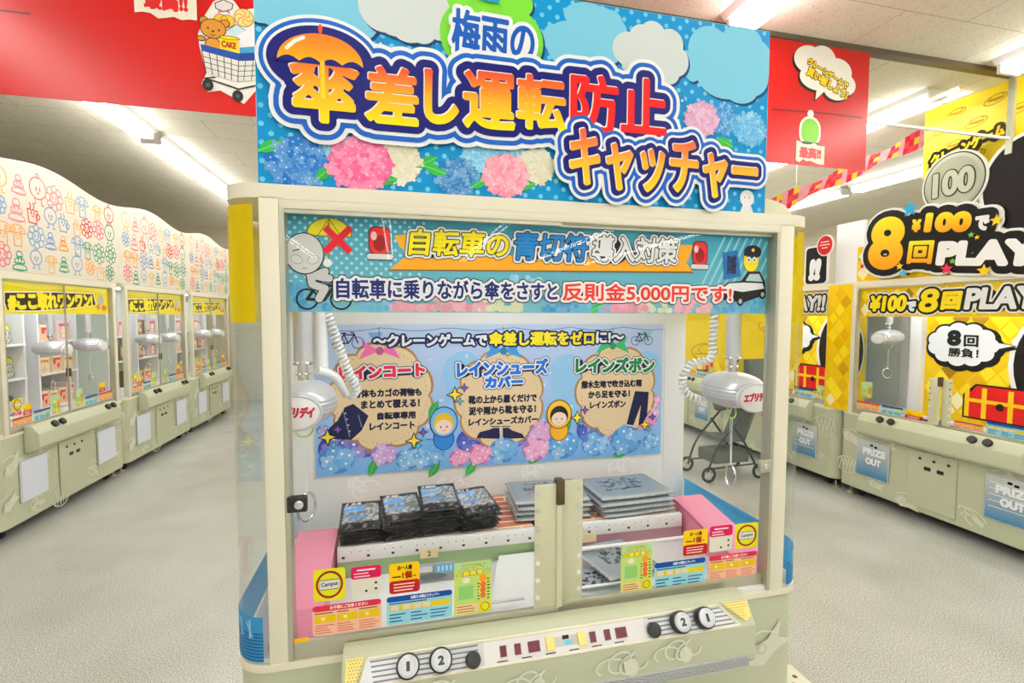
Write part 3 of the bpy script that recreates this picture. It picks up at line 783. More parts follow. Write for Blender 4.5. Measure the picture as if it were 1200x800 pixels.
def yel_marks(A, L, s):
    for u in (.09, .36, .6):
        A.line([(u, 1.93), (u, 2.01), (u+.07, 2.01), (u+.07, 1.93), (u, 1.93)], .004, 1, (176, 130, 10))
        for i in range(3): A.line([(u+.012, 1.945+.018*i), (u+.055, 1.945+.018*i)], .004, 1, (176, 130, 10))
side_film('blue_film_band', .832, .955, (64, 164, 226), blue_marks)
side_film('yellow_film_band', 1.735, 2.035, (238, 208, 10), yel_marks)

# header print behind the doors
hy = .042; HT = 2.022
hd = MB().box(.052, 1.555, hy, hy+.003, 1.763, HT).build('header_banner', WPAN, M)
a = Art((0, hy-.0002, 0)); T = lambda px, py: S(px, py, hy)
def TB(x0, y0, x1, y1):
    a0, b0 = T(x0, (y0+y1)/2); a1, b1 = T(x1, (y0+y1)/2); c = T((x0+x1)/2, y1)[1]; d = T((x0+x1)/2, y0)[1]; return (a0, c, a1, d)
a.rect(.052, 1.763, 1.555, HT, 0, grad(1.763, HT, (120, 190, 205), (52, 160, 190)))
dots(a, .06, 1.84, .42, HT-.004, .026, .0045, 1, (170, 220, 230))
for i in range(16): u = 1.30+.028*i; a.line([(u, 1.84), (min(u+.09, 1.553), 1.84+.175*min(1, (1.553-u)/.09))], .008, 1, (140, 210, 225), caps=False) if u < 1.54 else None
R = random.Random(9)
for u, v, r, c in ((.10, 1.80, .06, (60, 150, 200)), (.30, 1.795, .05, (90, 170, 215)), (.40, 1.775, .07, (225, 150, 170)), (.52, 1.785, .07, (225, 150, 170)), (.64, 1.78, .06, (215, 222, 180)), (.82, 1.79, .05, (60, 140, 200)), (.93, 1.79, .06, (100, 180, 215)), (.72, 1.845, .045, (130, 200, 225)), (1.03, 1.775, .07, (225, 140, 165)), (1.14, 1.78, .05, (215, 222, 180)), (1.28, 1.785, .06, (230, 160, 180)), (1.42, 1.79, .055, (70, 150, 205)), (1.51, 1.79, .05, (60, 160, 205)), (1.36, 1.83, .035, (150, 170, 215))):
    for i in range(44):
        x, y = u+r*1.1*R.uniform(-1, 1), v+r*.6*R.uniform(-1, 1); q = r*.17
        y = max(y, 1.7645+q)
        if x+q > 1.554 or x-q < .053: continue
        a.ell(x, y, q, q, 1.5+.02*i, mixc(c, (255, 255, 255), R.uniform(0, .3)), n=9)
for px, py in ((515, 363), (700, 364)): leaf(a, *T(px, py-4), .03, .5, 2.2, (60, 180, 90))
p = [T(*q) for q in ((455, 317), (480, 297), (800, 303), (812, 318))]; a.poly(p, 3, (248, 170, 20))
p = [T(*q) for q in ((455, 317), (812, 320), (812, 318), (455, 315.5))]; a.poly(p, 3.4, (130, 90, 20))
a.poly([T(*q) for q in ((462, 276), (482, 274), (476, 296), (468, 288))], 2.5, (248, 180, 30)); a.poly([T(*q) for q in ((790, 287), (812, 287), (806, 306), (795, 306))], 2.5, (248, 170, 20))
LAY = lambda c, e=(14, 16, 30): [(.017, WHITE), (.0115, e), (.0035, c)]
def title(txt, box, c, k=5, dz=0):
    a.text(txt, tuple(np.array(TB(*box))+np.array([.004, -.006, .004, -.006])), k, [(.0130, (14, 20, 40))], shear=.12)
    a.text(txt, TB(*box), k+2, [(.0128, (14, 20, 40)), (.0108, WHITE), (.0050, (14, 20, 40)), (.0022, c)], shear=.12)
title('自転車の', (478, 270, 596, 301), (250, 232, 20)); title('青切符', (602, 273, 690, 306), (22, 130, 206)); title('導入対策', (693, 277, 794, 308), WHITE)
a.text('自転車に乗りながら傘をさすと', TB(394, 328, 653, 351), 5, [(.0115, BLACK), (.0088, (240, 242, 246)), (.0015, (24, 34, 110))])
a.text('反則金5,000円です!', TB(659, 333, 857, 354), 5, [(.0115, BLACK), (.0088, (250, 244, 244)), (.0016, (226, 50, 30))])
# grey alien riding a bicycle under a crossed-out umbrella
bike(a, *T(380, 346), .070, 3, (20, 22, 26), .005)
sk, ed = (206, 206, 204), (30, 34, 44)
def body(pts, k):
    a.line(pts, .026, k, ed); a.line(pts, .020, k+1, sk)
body([T(363, 316), T(366, 333)], 4); body([T(368, 334), T(381, 338), T(374, 350)], 4); body([T(366, 322), T(378, 325), T(386, 326)], 4)
a.line([T(385, 318), T(385, 262)], .004, 4, (150, 150, 60)); body([T(372, 322), T(381, 318)], 4); a.ell(*T(384, 308), .011, .011, 6, WHITE)
c0 = T(357, 297); a.ell(c0[0], c0[1], .050, .056, 6, ed); a.ell(c0[0], c0[1], .047, .053, 6.5, (216, 217, 214)); 
for dx in (-.020, .022): a.ell(c0[0]+dx, c0[1]-.016, .0155, .0115, 7, (110, 112, 112), rot=-.4 if dx < 0 else .4); a.ell(c0[0]+dx, c0[1]-.016, .0145, .0103, 7.5, (222, 223, 220), rot=-.4 if dx < 0 else .4)
a.line([(c0[0]-.006, c0[1]-.041), (c0[0], c0[1]-.038), (c0[0]+.006, c0[1]-.041)], .002, 7, (110, 110, 110)); a.line([(c0[0]-.03, c0[1]+.006), (c0[0]-.012, c0[1]+.011)], .003, 7, (90, 90, 90))
u, v = T(386, 277); a.ell(u, v, .060, .050, 3, (120, 110, 20), a0=0, a1=180); a.ell(u, v+.002, .056, .046, 3.5, (236, 220, 40), a0=0, a1=180)
for f in (-.6, 0, .6): a.line([(u, v+.047), (u+f*.05, v+.001)], .002, 4, (130, 120, 30))
x0, y0 = T(396, 281); a.line([(x0-.032, y0+.032), (x0+.032, y0-.032)], .018, 9, (222, 20, 36), caps=False); a.line([(x0+.034, y0+.034), (x0-.034, y0-.034)], .018, 9.5, (222, 20, 36), caps=False)
for px, py, w_ in ((445, 286, .034), (820, 300, .032)):      # red beacons
    u, v = T(px, py); a.rect(u-w_*1.05, v-.045, u+w_*1.05, v-.024, 4, (60, 60, 64), .006); a.rect(u-w_, v-.042, u+w_, v-.027, 4.5, (226, 226, 226), .005)
    a.rect(u-w_*.88, v-.028, u+w_*.88, v+.048, 4, (60, 10, 16), .018); a.rect(u-w_*.80, v-.026, u+w_*.80, v+.045, 4.5, (222, 40, 44), .016); a.ell(u, v+.002, w_*.5, .022, 5, (150, 16, 24)); a.ell(u-w_*.45, v+.022, .008, .012, 5.5, (255, 200, 200))
# yellow police figure with a blue ticket and a patrol car
a.poly([T(*q) for q in ((846, 296), (864, 293), (868, 324), (848, 328))], 4, (30, 110, 180)); a.text('青切符', (*T(851, 321), *T(863, 299)), 5, [(.0012, (14, 30, 70))], rot=0)
u, v = T(880, 305); a.ell(u, v, .031, .040, 4, (120, 110, 20)); a.ell(u, v, .029, .038, 4.5, (248, 224, 30)); a.ell(u+.005, v+.028, .034, .022, 5, (16, 24, 48)); a.rect(u-.03, v+.014, u+.035, v+.022, 5.2, (8, 12, 30), .003); a.ell(u+.006, v+.034, .006, .006, 5.6, (240, 200, 40))
for dx in (-.009, .012): a.ell(u+dx, v+.002, .008, .010, 5, WHITE); a.ell(u+dx, v+.001, .003, .004, 5.5, BLACK)
pts = [T(*q) for q in ((843, 339), (852, 331), (868, 329), (876, 318), (890, 318), (896, 330), (897, 345), (872, 354), (845, 351))]; a.poly(pts, 6, (20, 22, 26))
a.poly([T(*q) for q in ((846, 338), (854, 332), (870, 331), (893, 332), (895, 338), (870, 342))], 6.5, (236, 238, 240)); a.poly([T(*q) for q in ((873, 329), (878, 321), (889, 321), (893, 330))], 7, (190, 215, 225))
for q in ((867, 353), (893, 345)): a.ell(*T(*q), .013, .015, 7, (16, 16, 18)); a.ell(*T(*q), .007, .008, 7.5, (190, 190, 190))
a.build('header_print', INKG, hd)
MB().box(.052, 1.555, hy+.003, hy+.012, HT-.006, HT+.004).build('header_clip', ALU, hd)

# poster on the back wall
py0 = .742
po = MB().box(.008, 1.585, py0, py0+.003, 1.086, 1.716).build('wall_poster', WPAN, M)
a = Art((0, py0-.0002, 0)); T = lambda px, py: S(px, py, py0)
a.rect(.008, 1.086, 1.585, 1.716, 0, grad(1.15, 1.716, (120, 178, 236), (196, 212, 244)))
R = random.Random(3)
for u, v, r in ((.30, 1.46, .10), (.62, 1.50, .09), (1.1, 1.48, .09), (1.5, 1.5, .08), (.64, 1.40, .1), (1.12, 1.40, .1)): a.ell(u, v, r, r*1.1, .6, (150, 200, 240))
for i in range(46): a.ell(R.uniform(.03, 1.56), R.uniform(1.25, 1.66), .008*R.uniform(.4, 1.3), .008*R.uniform(.4, 1.3), .8, (206, 226, 248), n=10)
for x in (.06, .25, .43, .62, .95, 1.15, 1.34, 1.5):
    v = 1.700-.018*math.sin((x*5) % PI); a.poly([(x-.03, v), (x+.03, v), (x, v-.05)], 1, R.choice(((150, 206, 220), (120, 170, 226), (180, 214, 232)))); 
a.line([(.01+i*.0525, 1.704-.016*abs(math.sin(i*.6))) for i in range(31)], .003, 1.4, (110, 120, 160))
for px in (444, 590, 718): a.line([T(px, 383), T(px, 412)], .003, 1.5, (120, 90, 60))
def tagshape(px, py, rx, ry):
    u, v = T(px, py); a.blob(u, v, rx*1.05, ry*1.05, 9, 3, (176, 132, 84), .10); a.blob(u, v, rx, ry, 9, 3.5, (232, 206, 166), .10)
    for i in range(60):
        t = 2*PI*i/60; a.ell(u+rx*.88*math.cos(t), v+ry*.88*math.sin(t), .0025, .0025, 4, (186, 146, 96), n=6)
tagshape(447, 465, .215, .225); tagshape(586, 468, .20, .215); tagshape(722, 458, .20, .215)
k = 5
for px, py, c in ((445, 411, (240, 110, 180)), (590, 411, (60, 150, 220)), (718, 405, (60, 180, 110))):
    u, v = T(px, py)
    for sg in (-1, 1): a.poly([(u, v), (u+sg*.075, v+.045), (u+sg*.06, v+.008), (u+sg*.085, v-.035)], 4.6, c)
    a.ell(u, v, .016, .018, 5, mixc(c, (0, 0, 0), .2))
def PB(x0, y0, x1, y1):
    u0, _ = T(x0, (y0+y1)/2); u1, _ = T(x1, (y0+y1)/2); return (u0, T((x0+x1)/2, y1)[1], u1, T((x0+x1)/2, y0)[1])
def ptitle(t, box, c, o=(16, 26, 74), g=.0042, rot=0):
    a.text(t, tuple(np.array(PB(*box))+np.array([.003, -.006, .003, -.006])), 6, [(.014, o)], rot=rot)
    a.text(t, PB(*box), 8, [(.0135, o), (.0105, WHITE), (g, c)], rot=rot)
ptitle('レインコート', (397, 427, 498, 443), (226, 28, 64), rot=.03); ptitle('レインシューズ', (535, 421, 642, 440), (30, 110, 216), rot=.02); ptitle('カバー', (568, 440, 613, 454), (30, 110, 216)); ptitle('レインズボン', (674, 418, 767, 437), (30, 130, 70), rot=-.02)
hs = lambda c: [(.011, (18, 24, 84)), (.0034, c)]
def hline(t, box, c): a.text(t, tuple(np.array(PB(*box))+np.array([.002, -.004, .002, -.004])), 6, [(.010, (18, 24, 84))]); a.text(t, PB(*box), 8, [(.0105, (18, 24, 84)), (.0030, c)])
hline('～クレーンゲームで', (437, 391, 571, 406), WHITE); hline('傘差し運転をゼロ', (573, 388, 696, 405), (250, 230, 30)); hline('に!～', (698, 388, 731, 402), WHITE)
bl = lambda t, *b: a.text(t, PB(*b), 6, [(.0020, (26, 24, 50))])
bl('身体もカゴの荷物も', 414, 455, 494, 465); bl('まとめて覆える！', 423, 468, 492, 478); bl('自転車専用', 442, 482, 487, 491); bl('レインコート', 433, 494, 486, 503)
bl('靴の上から履くだけで', 549, 462, 629, 472); bl('泥や雨から靴を守る！', 549, 475, 628, 485); bl('レインシューズカバー', 549, 488, 630, 497)
bl('撥水生地で吹き込む雨', 681, 445, 752, 454); bl('から足を守る！', 689, 457, 738, 466); bl('レインズボン', 691, 469, 733, 478)
bike(a, *T(408, 399), .062, 6); bike(a, *T(752, 397), .055, 6)
NV = (22, 26, 70)
a.poly([T(*p) for p in ((404, 477), (414, 473), (432, 487), (424, 504), (412, 515), (386, 514), (381, 506), (396, 492))], 5, NV)
a.line([T(402, 480), T(410, 512)], .003, 5.6, (150, 150, 190)); a.line([T(420, 486), T(424, 500)], .003, 5.6, (150, 150, 190))
for i in range(4): a.ell(*T(405+1.6*i, 484+7*i), .003, .003, 6, WHITE, n=8)
a.poly([T(*p) for p in ((558, 513), (562, 506), (574, 503), (578, 501), (585, 501), (586, 514))], 5, NV); a.poly([T(*p) for p in ((589, 501), (596, 501), (600, 504), (612, 508), (615, 513), (589, 514))], 5, NV)
a.line([T(575, 499.5), T(586, 499.5)], .004, 5, NV); a.line([T(588, 499.5), T(598, 499.5)], .004, 5, NV)
a.poly([T(*p) for p in ((744, 458), (760, 459), (758, 487), (751, 499), (748, 497), (751, 474), (742, 498), (734, 497))], 5, NV)
BA = (92, 164, 228)
for u, v, r, c, kk in ((.05, 1.20, .085, (80, 80, 190), 1.5), (.20, 1.22, .085, (110, 100, 200), 2), (.09, 1.13, .08, BA, 8.2), (.28, 1.165, .06, (196, 150, 220), 8.2), (.46, 1.16, .085, BA, 8.4), (.38, 1.12, .06, BA, 8.2), (.60, 1.13, .05, (236, 140, 196), 8.3), (.69, 1.135, .06, (240, 130, 190), 8.3), (.66, 1.20, .08, (70, 84, 190), 2), (.80, 1.14, .075, BA, 8.4), (.84, 1.22, .085, (96, 90, 196), 2), (.98, 1.21, .085, (220, 150, 210), 2.2), (.95, 1.125, .07, (236, 140, 200), 8.4), (1.08, 1.15, .085, BA, 8.6), (1.22, 1.22, .08, (70, 90, 200), 2), (1.34, 1.20, .06, (150, 120, 210), 2.6), (1.24, 1.135, .075, BA, 8.4), (1.40, 1.15, .09, BA, 8.5), (1.53, 1.15, .05, BA, 8.4), (1.50, 1.27, .075, (236, 150, 206), 2.2), (1.53, 1.34, .05, (240, 150, 206), 2.2), (.02+.02, 1.28, .03, (120, 120, 210), 2)):
    Rr = random.Random(int(u*900)); u = min(max(u, .008+r), 1.585-r); v = max(v, 1.087+r*.85)
    a.ell(u, v, r*.9, r*.75, kk, mixc(c, (30, 40, 140), .25), n=20)
    for i in range(9):
        t = math.sqrt((i+.4)/9); x, y = u+r*.70*t*math.cos(i*2.4), v+r*.58*t*math.sin(i*2.4); q = r*.34; ro = Rr.uniform(0, 1.5); cc = mixc(c, (255, 255, 255), Rr.uniform(0, .4))
        for j in range(4): aa = ro+j*PI/2; a.ell(x+q*.55*math.cos(aa), y+q*.55*math.sin(aa), q*.56, q*.48, kk+.2+i*.1+j*.02, cc, n=9, rot=aa)
        a.ell(x, y, q*.22, q*.22, kk+.2+i*.1+.09, (250, 250, 255), n=8)
for px, py, ro in ((437, 547, 1.2), (509, 549, 1.0), (552, 548, .9), (628, 536, .6), (664, 500, 1.1), (727, 531, .2), (508, 480, 1.1)): leaf(a, *T(px, py), .045, ro, 4.5, (52, 160, 80))
for px, py, hood, edge, coat in ((520, 494, (120, 190, 232), (24, 60, 140), (40, 130, 216)), (655, 485, (250, 196, 40), (110, 60, 10), (248, 180, 30))):   # children in rain hoods
    u, v = T(px, py); a.ell(u, v-.075, .046, .050, 11, edge); a.ell(u, v-.075, .042, .046, 11.3, coat); a.ell(u, v, .062, .068, 11.6, edge); a.ell(u, v, .057, .063, 12, hood)
    a.ell(u, v-.008, .044, .047, 12.5, (236, 190, 40) if px < 600 else (30, 24, 24)); a.ell(u, v-.022, .037, .032, 13, (250, 222, 204))
    for dx in (-.013, .013): a.ell(u+dx, v-.022, .003, .005, 13.5, (60, 50, 90), n=10)
    a.line([(u-.006, v-.037), (u, v-.039), (u+.006, v-.037)], .0025, 13.5, (190, 90, 90))
for px, py, r, c in ((384, 512, .03, (250, 226, 40)), (396, 503, .018, (130, 90, 180)), (391, 521, .016, (110, 200, 220)), (485, 516, .03, (250, 226, 40)), (496, 506, .018, (130, 90, 180)), (490, 522, .016, (110, 200, 220)), (533, 462, .03, (250, 226, 40)), (544, 454, .018, (130, 90, 180)), (539, 470, .016, (110, 200, 220)), (676, 489, .028, (250, 226, 40)), (685, 480, .018, (130, 90, 180)), (681, 496, .015, (110, 200, 220)), (755, 497, .026, (250, 226, 40)), (764, 488, .018, (130, 90, 180)), (760, 503, .014, (110, 200, 220))):
    sparkle(a, *T(px, py), r, 14, c)
a.build('poster_print', INK, po)
# faint white cartoon scribbles on the lower back wall
wp = Art((0, .7485, 0))
R = random.Random(12)
for u in (.22, .58, .98, 1.42):
    for i in range(5): wp.outline(u+R.uniform(-.06, .06), .985+R.uniform(0, .07), R.uniform(.02, .05), R.uniform(.02, .04), .007, 1, (252, 252, 252), n=18, a0=R.uniform(0, 90), a1=R.uniform(200, 340))
wp.build('back_wall_print', INK, M)

# notices stuck on the doors
a = Art((0, .0072, 0), step=.0002)
L_ = (('no', 367, 668, 405, 701), ('date', 411, 665, 447, 695), ('one', 456, 661, 492, 692), ('pink', 366, 711, 447, 735), ('blue', 453, 700, 530, 722), ('app', 532, 660, 576, 716))
for kd, x0, y0, x1, y1 in L_:
    b = Art((0, .0072, 0), step=.00012); A, B = S(x0, y0, .007), S(x1, y1, .007); sticker(b, kd, A[0], B[1], B[0], A[1]); b.build('sticker', INKG, ds[0])
b = Art((0, .0005, 0), step=.0002); b.rect(.062, .872, .098, .884, 1, (246, 190, 20)); b.build('edge_sticker', INKG, ds[0])
for kd, x0, y0, x1, y1 in (('app', 728, 639, 764, 690), ('one', 801, 622, 829, 648), ('date', 832, 617, 858, 644), ('no', 862, 614, 888, 640), ('blue', 767, 660, 826, 683), ('pink', 831, 652, 886, 673)):
    b = Art((0, .0252, 0), step=.00012); A, B = S(x0, y0, .025), S(x1, y1, .025); sticker(b, kd, A[0], B[1], B[0], A[1]); b.build('sticker', INKG, ds[1])

# playfield: two raised shelves with brick mats and white rails, pink chutes, rods
BRICK = mat('brick_pattern_mat', (214, 128, 96), .6)
nt = BRICK.node_tree; bk = nt.nodes.new('ShaderNodeTexBrick'); tc = nt.nodes.new('ShaderNodeTexCoord'); bk.inputs['Scale'].default_value = 1
for n_, v_ in (('Brick Width', .2), ('Row Height', .052), ('Mortar Size', .007)): bk.inputs[n_].default_value = v_
bk.inputs['Color1'].default_value = (*lin((224, 134, 100)), 1); bk.inputs['Color2'].default_value = (*lin((206, 112, 84)), 1); bk.inputs['Mortar'].default_value = (*lin((244, 236, 206)), 1)
nt.links.new(tc.outputs['Object'], bk.inputs['Vector']); nt.links.new(bk.outputs[0], nt.nodes['Principled BSDF'].inputs['Base Color'])
GRN = mat('green_shelf_front', (150, 176, 128), .5, vary=.05); MAU = mat('mauve_shelf_front', (176, 128, 140), .5, vary=.05)
for x0, x1, fm in ((.13, .845, GRN), (.875, 1.47, MAU)):
    sh = MB().box(x0, x1, .375, .748, .838, .935, .002).build('shelf', fm, M)
    MB().box(x0, x1, .40, .747, .935, .942).build('brick_mat', BRICK, sh)
    MB().box(x0, x1, .372, .395, .895, .947, .002).build('shelf_rail', WPLA, sh, True)
    h = Art((0, .3718, 0)); 
    for i in range(int((x1-x0)/.028)):
        u = x0+.02+.028*i
        if i % 4: h.ell(u, .930, .0022, .0022, .5, (70, 70, 70), n=8)
        if i % 3 == 0: h.rect(u-.005, .908, u+.005, .916, .5, (40, 40, 40))
    h.build('rail_slots', INK, sh)
for x0, x1 in ((-.012, .118), (1.49, 1.632)):
    c = MB(); c.slab([(x0, .48, .975), (x1, .48, .975), (x1, .10, .905), (x0, .10, .905)], .006); c.slab([(x0, .10, .905), (x1, .10, .905), (x1, .035, .842), (x0, .035, .842)], .006)
    c.slab([(x1 if x0 < .5 else x0, .48, .975), (x1 if x0 < .5 else x0, .10, .905), (x1 if x0 < .5 else x0, .10, .838), (x1 if x0 < .5 else x0, .48, .838)], .005); c.slab([(x0, .48, .975), (x0, .48, .838), (x1, .48, .838), (x1, .48, .975)], .005)
    c.build('prize_chute', PINK, M)
rd = MB()
rd.cyl((.875, .24, .915), (1.47, .24, .915), .007, n=12); rd.build('chute_rod', WPLA, M, True)
MB().cyl((.875, .08, .87), (1.30, .08, .87), .005, n=12).build('chute_rod', WPLA, M, True)
MB().cyl((.55, .07, .868), (.72, .07, .868), .005, n=12).cyl((.545, .07, .868), (.56, .07, .868), .009, n=12).build('chute_rod', SILVER, M, True)
MB().slab([(.60, .05, .84), (.84, .05, .84), (.845, .36, .86), (.70, .36, .86)], .004).build('sloped_tray', WPAN, M)
MB().box(.845, .875, .05, .745, .838, .90, .002).build('divider', WPAN, M)
x, z = .047, 1.478
claw(M, x, .29, z, 1, [(x+.055, .36, 2.03), (x+.060, .36, 1.80), (x+.085, .36, 1.70), (x+.12, .38, 1.58), (x+.15, .40, 1.50), (x+.13, .42, 1.47)])
MB().cyl((x+.045, .36, 1.575), (x+.045, .36, 2.04), .022, n=20).build('gantry_post', WPLA, M, True)
MB().tube(smooth_path([(x+.035, .33, z+.095), (x+.06, .35, z+.085), (x+.09, .38, z+.06), (x+.12, .41, z+.0)], 8), .016, 10).build('cable_sleeve', WPLA, M, True)
x, z = 1.618, 1.468
claw(M, x, .28, z, -1, [(x-.045, .33, 2.03), (x-.055, .33, 1.66), (x-.06, .34, z+.115), (x-.11, .38, z+.095), (x-.15, .39, z+.03), (x-.13, .38, z-.03), (x-.07, .36, z-.055)])
MB().box(-.08, 1.70, .31, .37, 2.0, 2.04, .004).build('gantry_rail', ALU, M)

# ------------------------------------------------------------------ the blue sign standing on the big machine
sg = thing('sign_board', 'large cyan sign board with umbrella title, clouds and hydrangeas, standing on the middle crane game', 'sign', (.75, .01, 2.088))
pan = MB().box(0, 1.505, .002, .014, 2.088, 2.660, .001).build('panel', WPAN, sg)
a = Art((0, .0018, 0)); T = lambda px, py: S(px, py, 0)
a.rect(0.001, 2.089, 1.504, 2.659, 0, (0, 138, 198))
dots(a, .004, 2.092, 1.502, 2.657, .046, .0068, 1, (112, 198, 228))
a.build('dotted_print', INK, pan)
def cloud(parts, col, k):
    c = Art((0, .0018, 0))
    def lim(u, v): return (min(max(u, .0012), 1.5038), min(v, 2.6588))
    for off, cc, kk in (((.006, -.007), (14, 60, 110), k), ((0, 0), col, k+1.5)):
        for i, (px, py, rx, ry) in enumerate(parts):
            u, v = T(px, py); r1, r2 = rx*.00252, ry*.00252; pts = []
            for j in range(30):
                t = 2*PI*j/30; pts.append(lim(u+off[0]+r1*math.cos(t), v+off[1]+r2*math.sin(t)))
            q = [pts[0]]
            for p in pts[1:]:
                if math.dist(p, q[-1]) > 1e-5: q.append(p)
            if len(q) > 2: c.poly(q, kk+.04*i, cc)
    c.build('cloud_print', INK, pan)
LB, GW, GR = (122, 196, 222), (208, 216, 214), (118, 206, 54)
cloud([(330, 0, 32, 28), (370, 5, 42, 38), (410, 2, 34, 42), (440, -12, 30, 40), (305, -10, 30, 30)], LB, 2)
cloud([(650, 45, 14, 16), (690, 20, 30, 16), (700, 42, 40, 34), (665, 52, 25, 26), (685, 58, 30, 22), (716, 30, 16, 18)], LB, 2)
cloud([(832, 60, 30, 30), (870, 50, 30, 22), (885, 72, 26, 28), (850, 85, 42, 32), (868, 102, 26, 20), (880, 90, 26, 24), (812, 78, 12, 18)], LB, 2)
cloud([(450, 8, 26, 26), (480, 15, 34, 28), (515, 14, 22, 30), (480, 32, 20, 16), (495, 38, 14, 12), (463, 22, 20, 18)], GW, 6)
cloud([(738, 58, 22, 20), (752, 45, 16, 16), (765, 42, 17, 17), (785, 52, 18, 18), (792, 72, 17, 18), (762, 72, 36, 26), (745, 76, 18, 14), (784, 85, 14, 14)], GW, 6)
cloud([(552, 42, 34, 36), (600, 48, 36, 36), (576, 60, 42, 22), (576, 10, 38, 24), (545, 0, 20, 16), (606, 4, 18, 16), (576, 30, 40, 28)], GR, 10)
fl = Art((0, .0018, 0))
for px, py, r, c, kk in ((388, 180, .052, (110, 190, 226), 2), (563, 182, .056, (110, 190, 226), 2), (600, 178, .04, (110, 190, 226), 2.1), (848, 140, .055, (40, 130, 200), 2), (880, 152, .062, (80, 170, 220), 4), (349, 190, .078, (24, 104, 190), 5), (466, 190, .068, (226, 220, 186), 5), (536, 208, .062, (34, 110, 180), 5), (628, 195, .060, (226, 220, 186), 5), (423, 192, .086, (236, 92, 148), 8), (593, 206, .070, (238, 140, 164), 8), (822, 140, .062, (214, 150, 190), 8)):
    u, v = T(px, py); hydrangea(fl, min(max(u, r+.002), 1.502-r), v, r, kk, c, 60 if r > .06 else 46, .15)
for px, py, ro in ((316, 171, .5), (380, 203, .7), (452, 211, 0.1), (500, 190, .5), (510, 199, -.3), (563, 213, .6), (615, 217, .2), (664, 208, .2), (800, 160, .5), (850, 167, -.4)): leaf(fl, *T(px, py), .034, ro, 7.4, (50, 172, 66))
for px, py in ((306, 60), (447, 52), (507, 60), (648, 80), (800, 118), (838, 165)): drop(fl, *T(px, py), .008, 8, (40, 120, 190)); fl.ell(T(px, py)[0]-.002, T(px, py)[1], .004, .005, 8.6, (190, 226, 240))
u, v = T(875, 236); fl.poly([(u-.012, v-.006), (u+.012, v-.006), (u+.028, v-.042), (u-.028, v-.042)], 9, (232, 234, 232)); fl.ell(u, v+.010, .026, .026, 9.4, (236, 238, 236)); 
for dx in (-.008, .008): fl.ell(u+dx, v+.012, .0025, .0035, 10, (150, 150, 150), n=8)
fl.build('flower_print', INK, pan)
tt = Art((0, .0018, 0)); DN, BM = (20, 22, 110), (24, 92, 186)
tt.text('梅雨の', (*T(529, 64), *T(626, 26)), 30, [(.0135, WHITE), (.0028, (18, 84, 176))], rot=-.035)
boxes = [('傘', 340, 64, 420, 142), ('差', 427, 83, 489, 144), ('し', 496, 86, 536, 145), ('運', 541, 89, 602, 150), ('転', 603, 93, 661, 151), ('防', 665, 92, 722, 155), ('止', 724, 96, 779, 155)]
um = T(377, 79); ur, uh = .112, .080
# outer rings as one dilated lettering each, in steps from the widest
for kk, g, c in ((34, .054, WHITE), (37, .043, BM), (40, .030, WHITE), (43, .021, DN)):
    for ch, x0, y0, x1, y1 in boxes:
        (u0, v0), (u1, v1) = T(x0, y1), T(x1, y0); tt.text(ch, (u0-g, v0-g, u1+g, v1+g), kk, [(g+.004, c)])
    tt.ell(um[0], um[1]+.012, ur+g*.80, uh*.84+g*.84, kk+.5, c, n=48)
    (u0, v0), (u1, v1) = T(664, 221), T(884, 172); tt.text('キャッチャー', (u0-g*.8, v0-g*.8, u1+g*.8, v1+g*.8), kk+14, [(g*.8+.002, c)], rot=-.01)
for ch, x0, y0, x1, y1 in boxes:
    b = (*T(x0, y1), *T(x1, y0)); red = ch in '防止'
    tt.text(ch, b, 46, [(.0052, (252, 236, 220))]); 
    bb = (b[0]+.003, b[1]-.003, b[2]+.003, b[3]-.003)
    tt.text(ch, bb, 49, [(.0048, (228, 26, 24) if red else grad(b[1], b[3], (250, 226, 20), (232, 66, 40), (246, 168, 36)))])
b = (*T(664, 221), *T(884, 172)); tt.text('キャッチャー', b, 62, [(.0052, (252, 236, 220))], rot=-.01); tt.text('キャッチャー', (b[0]+.003, b[1]-.003, b[2]+.003, b[3]-.003), 65, [(.0048, grad(b[1], b[3], (250, 210, 20), (232, 80, 60), (246, 176, 50)))], rot=-.01)
# umbrella over the first character
u, v = um; tt.ell(u, v, ur, uh, 52, DN, n=40, a0=0, a1=180); 
pts = [(u-ur*.92, v+.004)]
for i in range(4):
    for j in range(1, 7):
        t = j/6; x = -ur*.92+ur*1.84*(i+t)/4; pts.append((u+x, v+.004+.012*math.sin(PI*t)))
pts += [(u+ur*.92*math.cos(PI*i/24), v+.004+uh*.90*math.sin(PI*i/24)) for i in range(1, 24)]
tt.poly(pts, 53, grad(v, v+uh, (250, 176, 20), (240, 110, 26))); tt.ell(u, v+uh+.008, .005, .012, 53, (230, 80, 40)); tt.line([(u-.08, v+.032), (u-.06, v+.052), (u-.04, v+.062)], .009, 54, (255, 246, 230))
tt.line([(u+.004, v+.006), (u+.004, T(377, 116)[1])], .011, 54, grad(v-.1, v, (246, 226, 40), (248, 190, 40)))
u, v = T(570, -2); tt.rect(u-.02, v-.012, u+.035, 2.6585, 30, (20, 150, 190))
tt.build('title_lettering', INK, sg)
dm = MB(); dm.prism([(1.60+.11*math.cos(PI*i/16), 2.088+.075*math.sin(PI*i/16)) for i in range(17)], .10, .16, 'y', .004)
dm.build('sign_bracket', PLATE, sg, True)

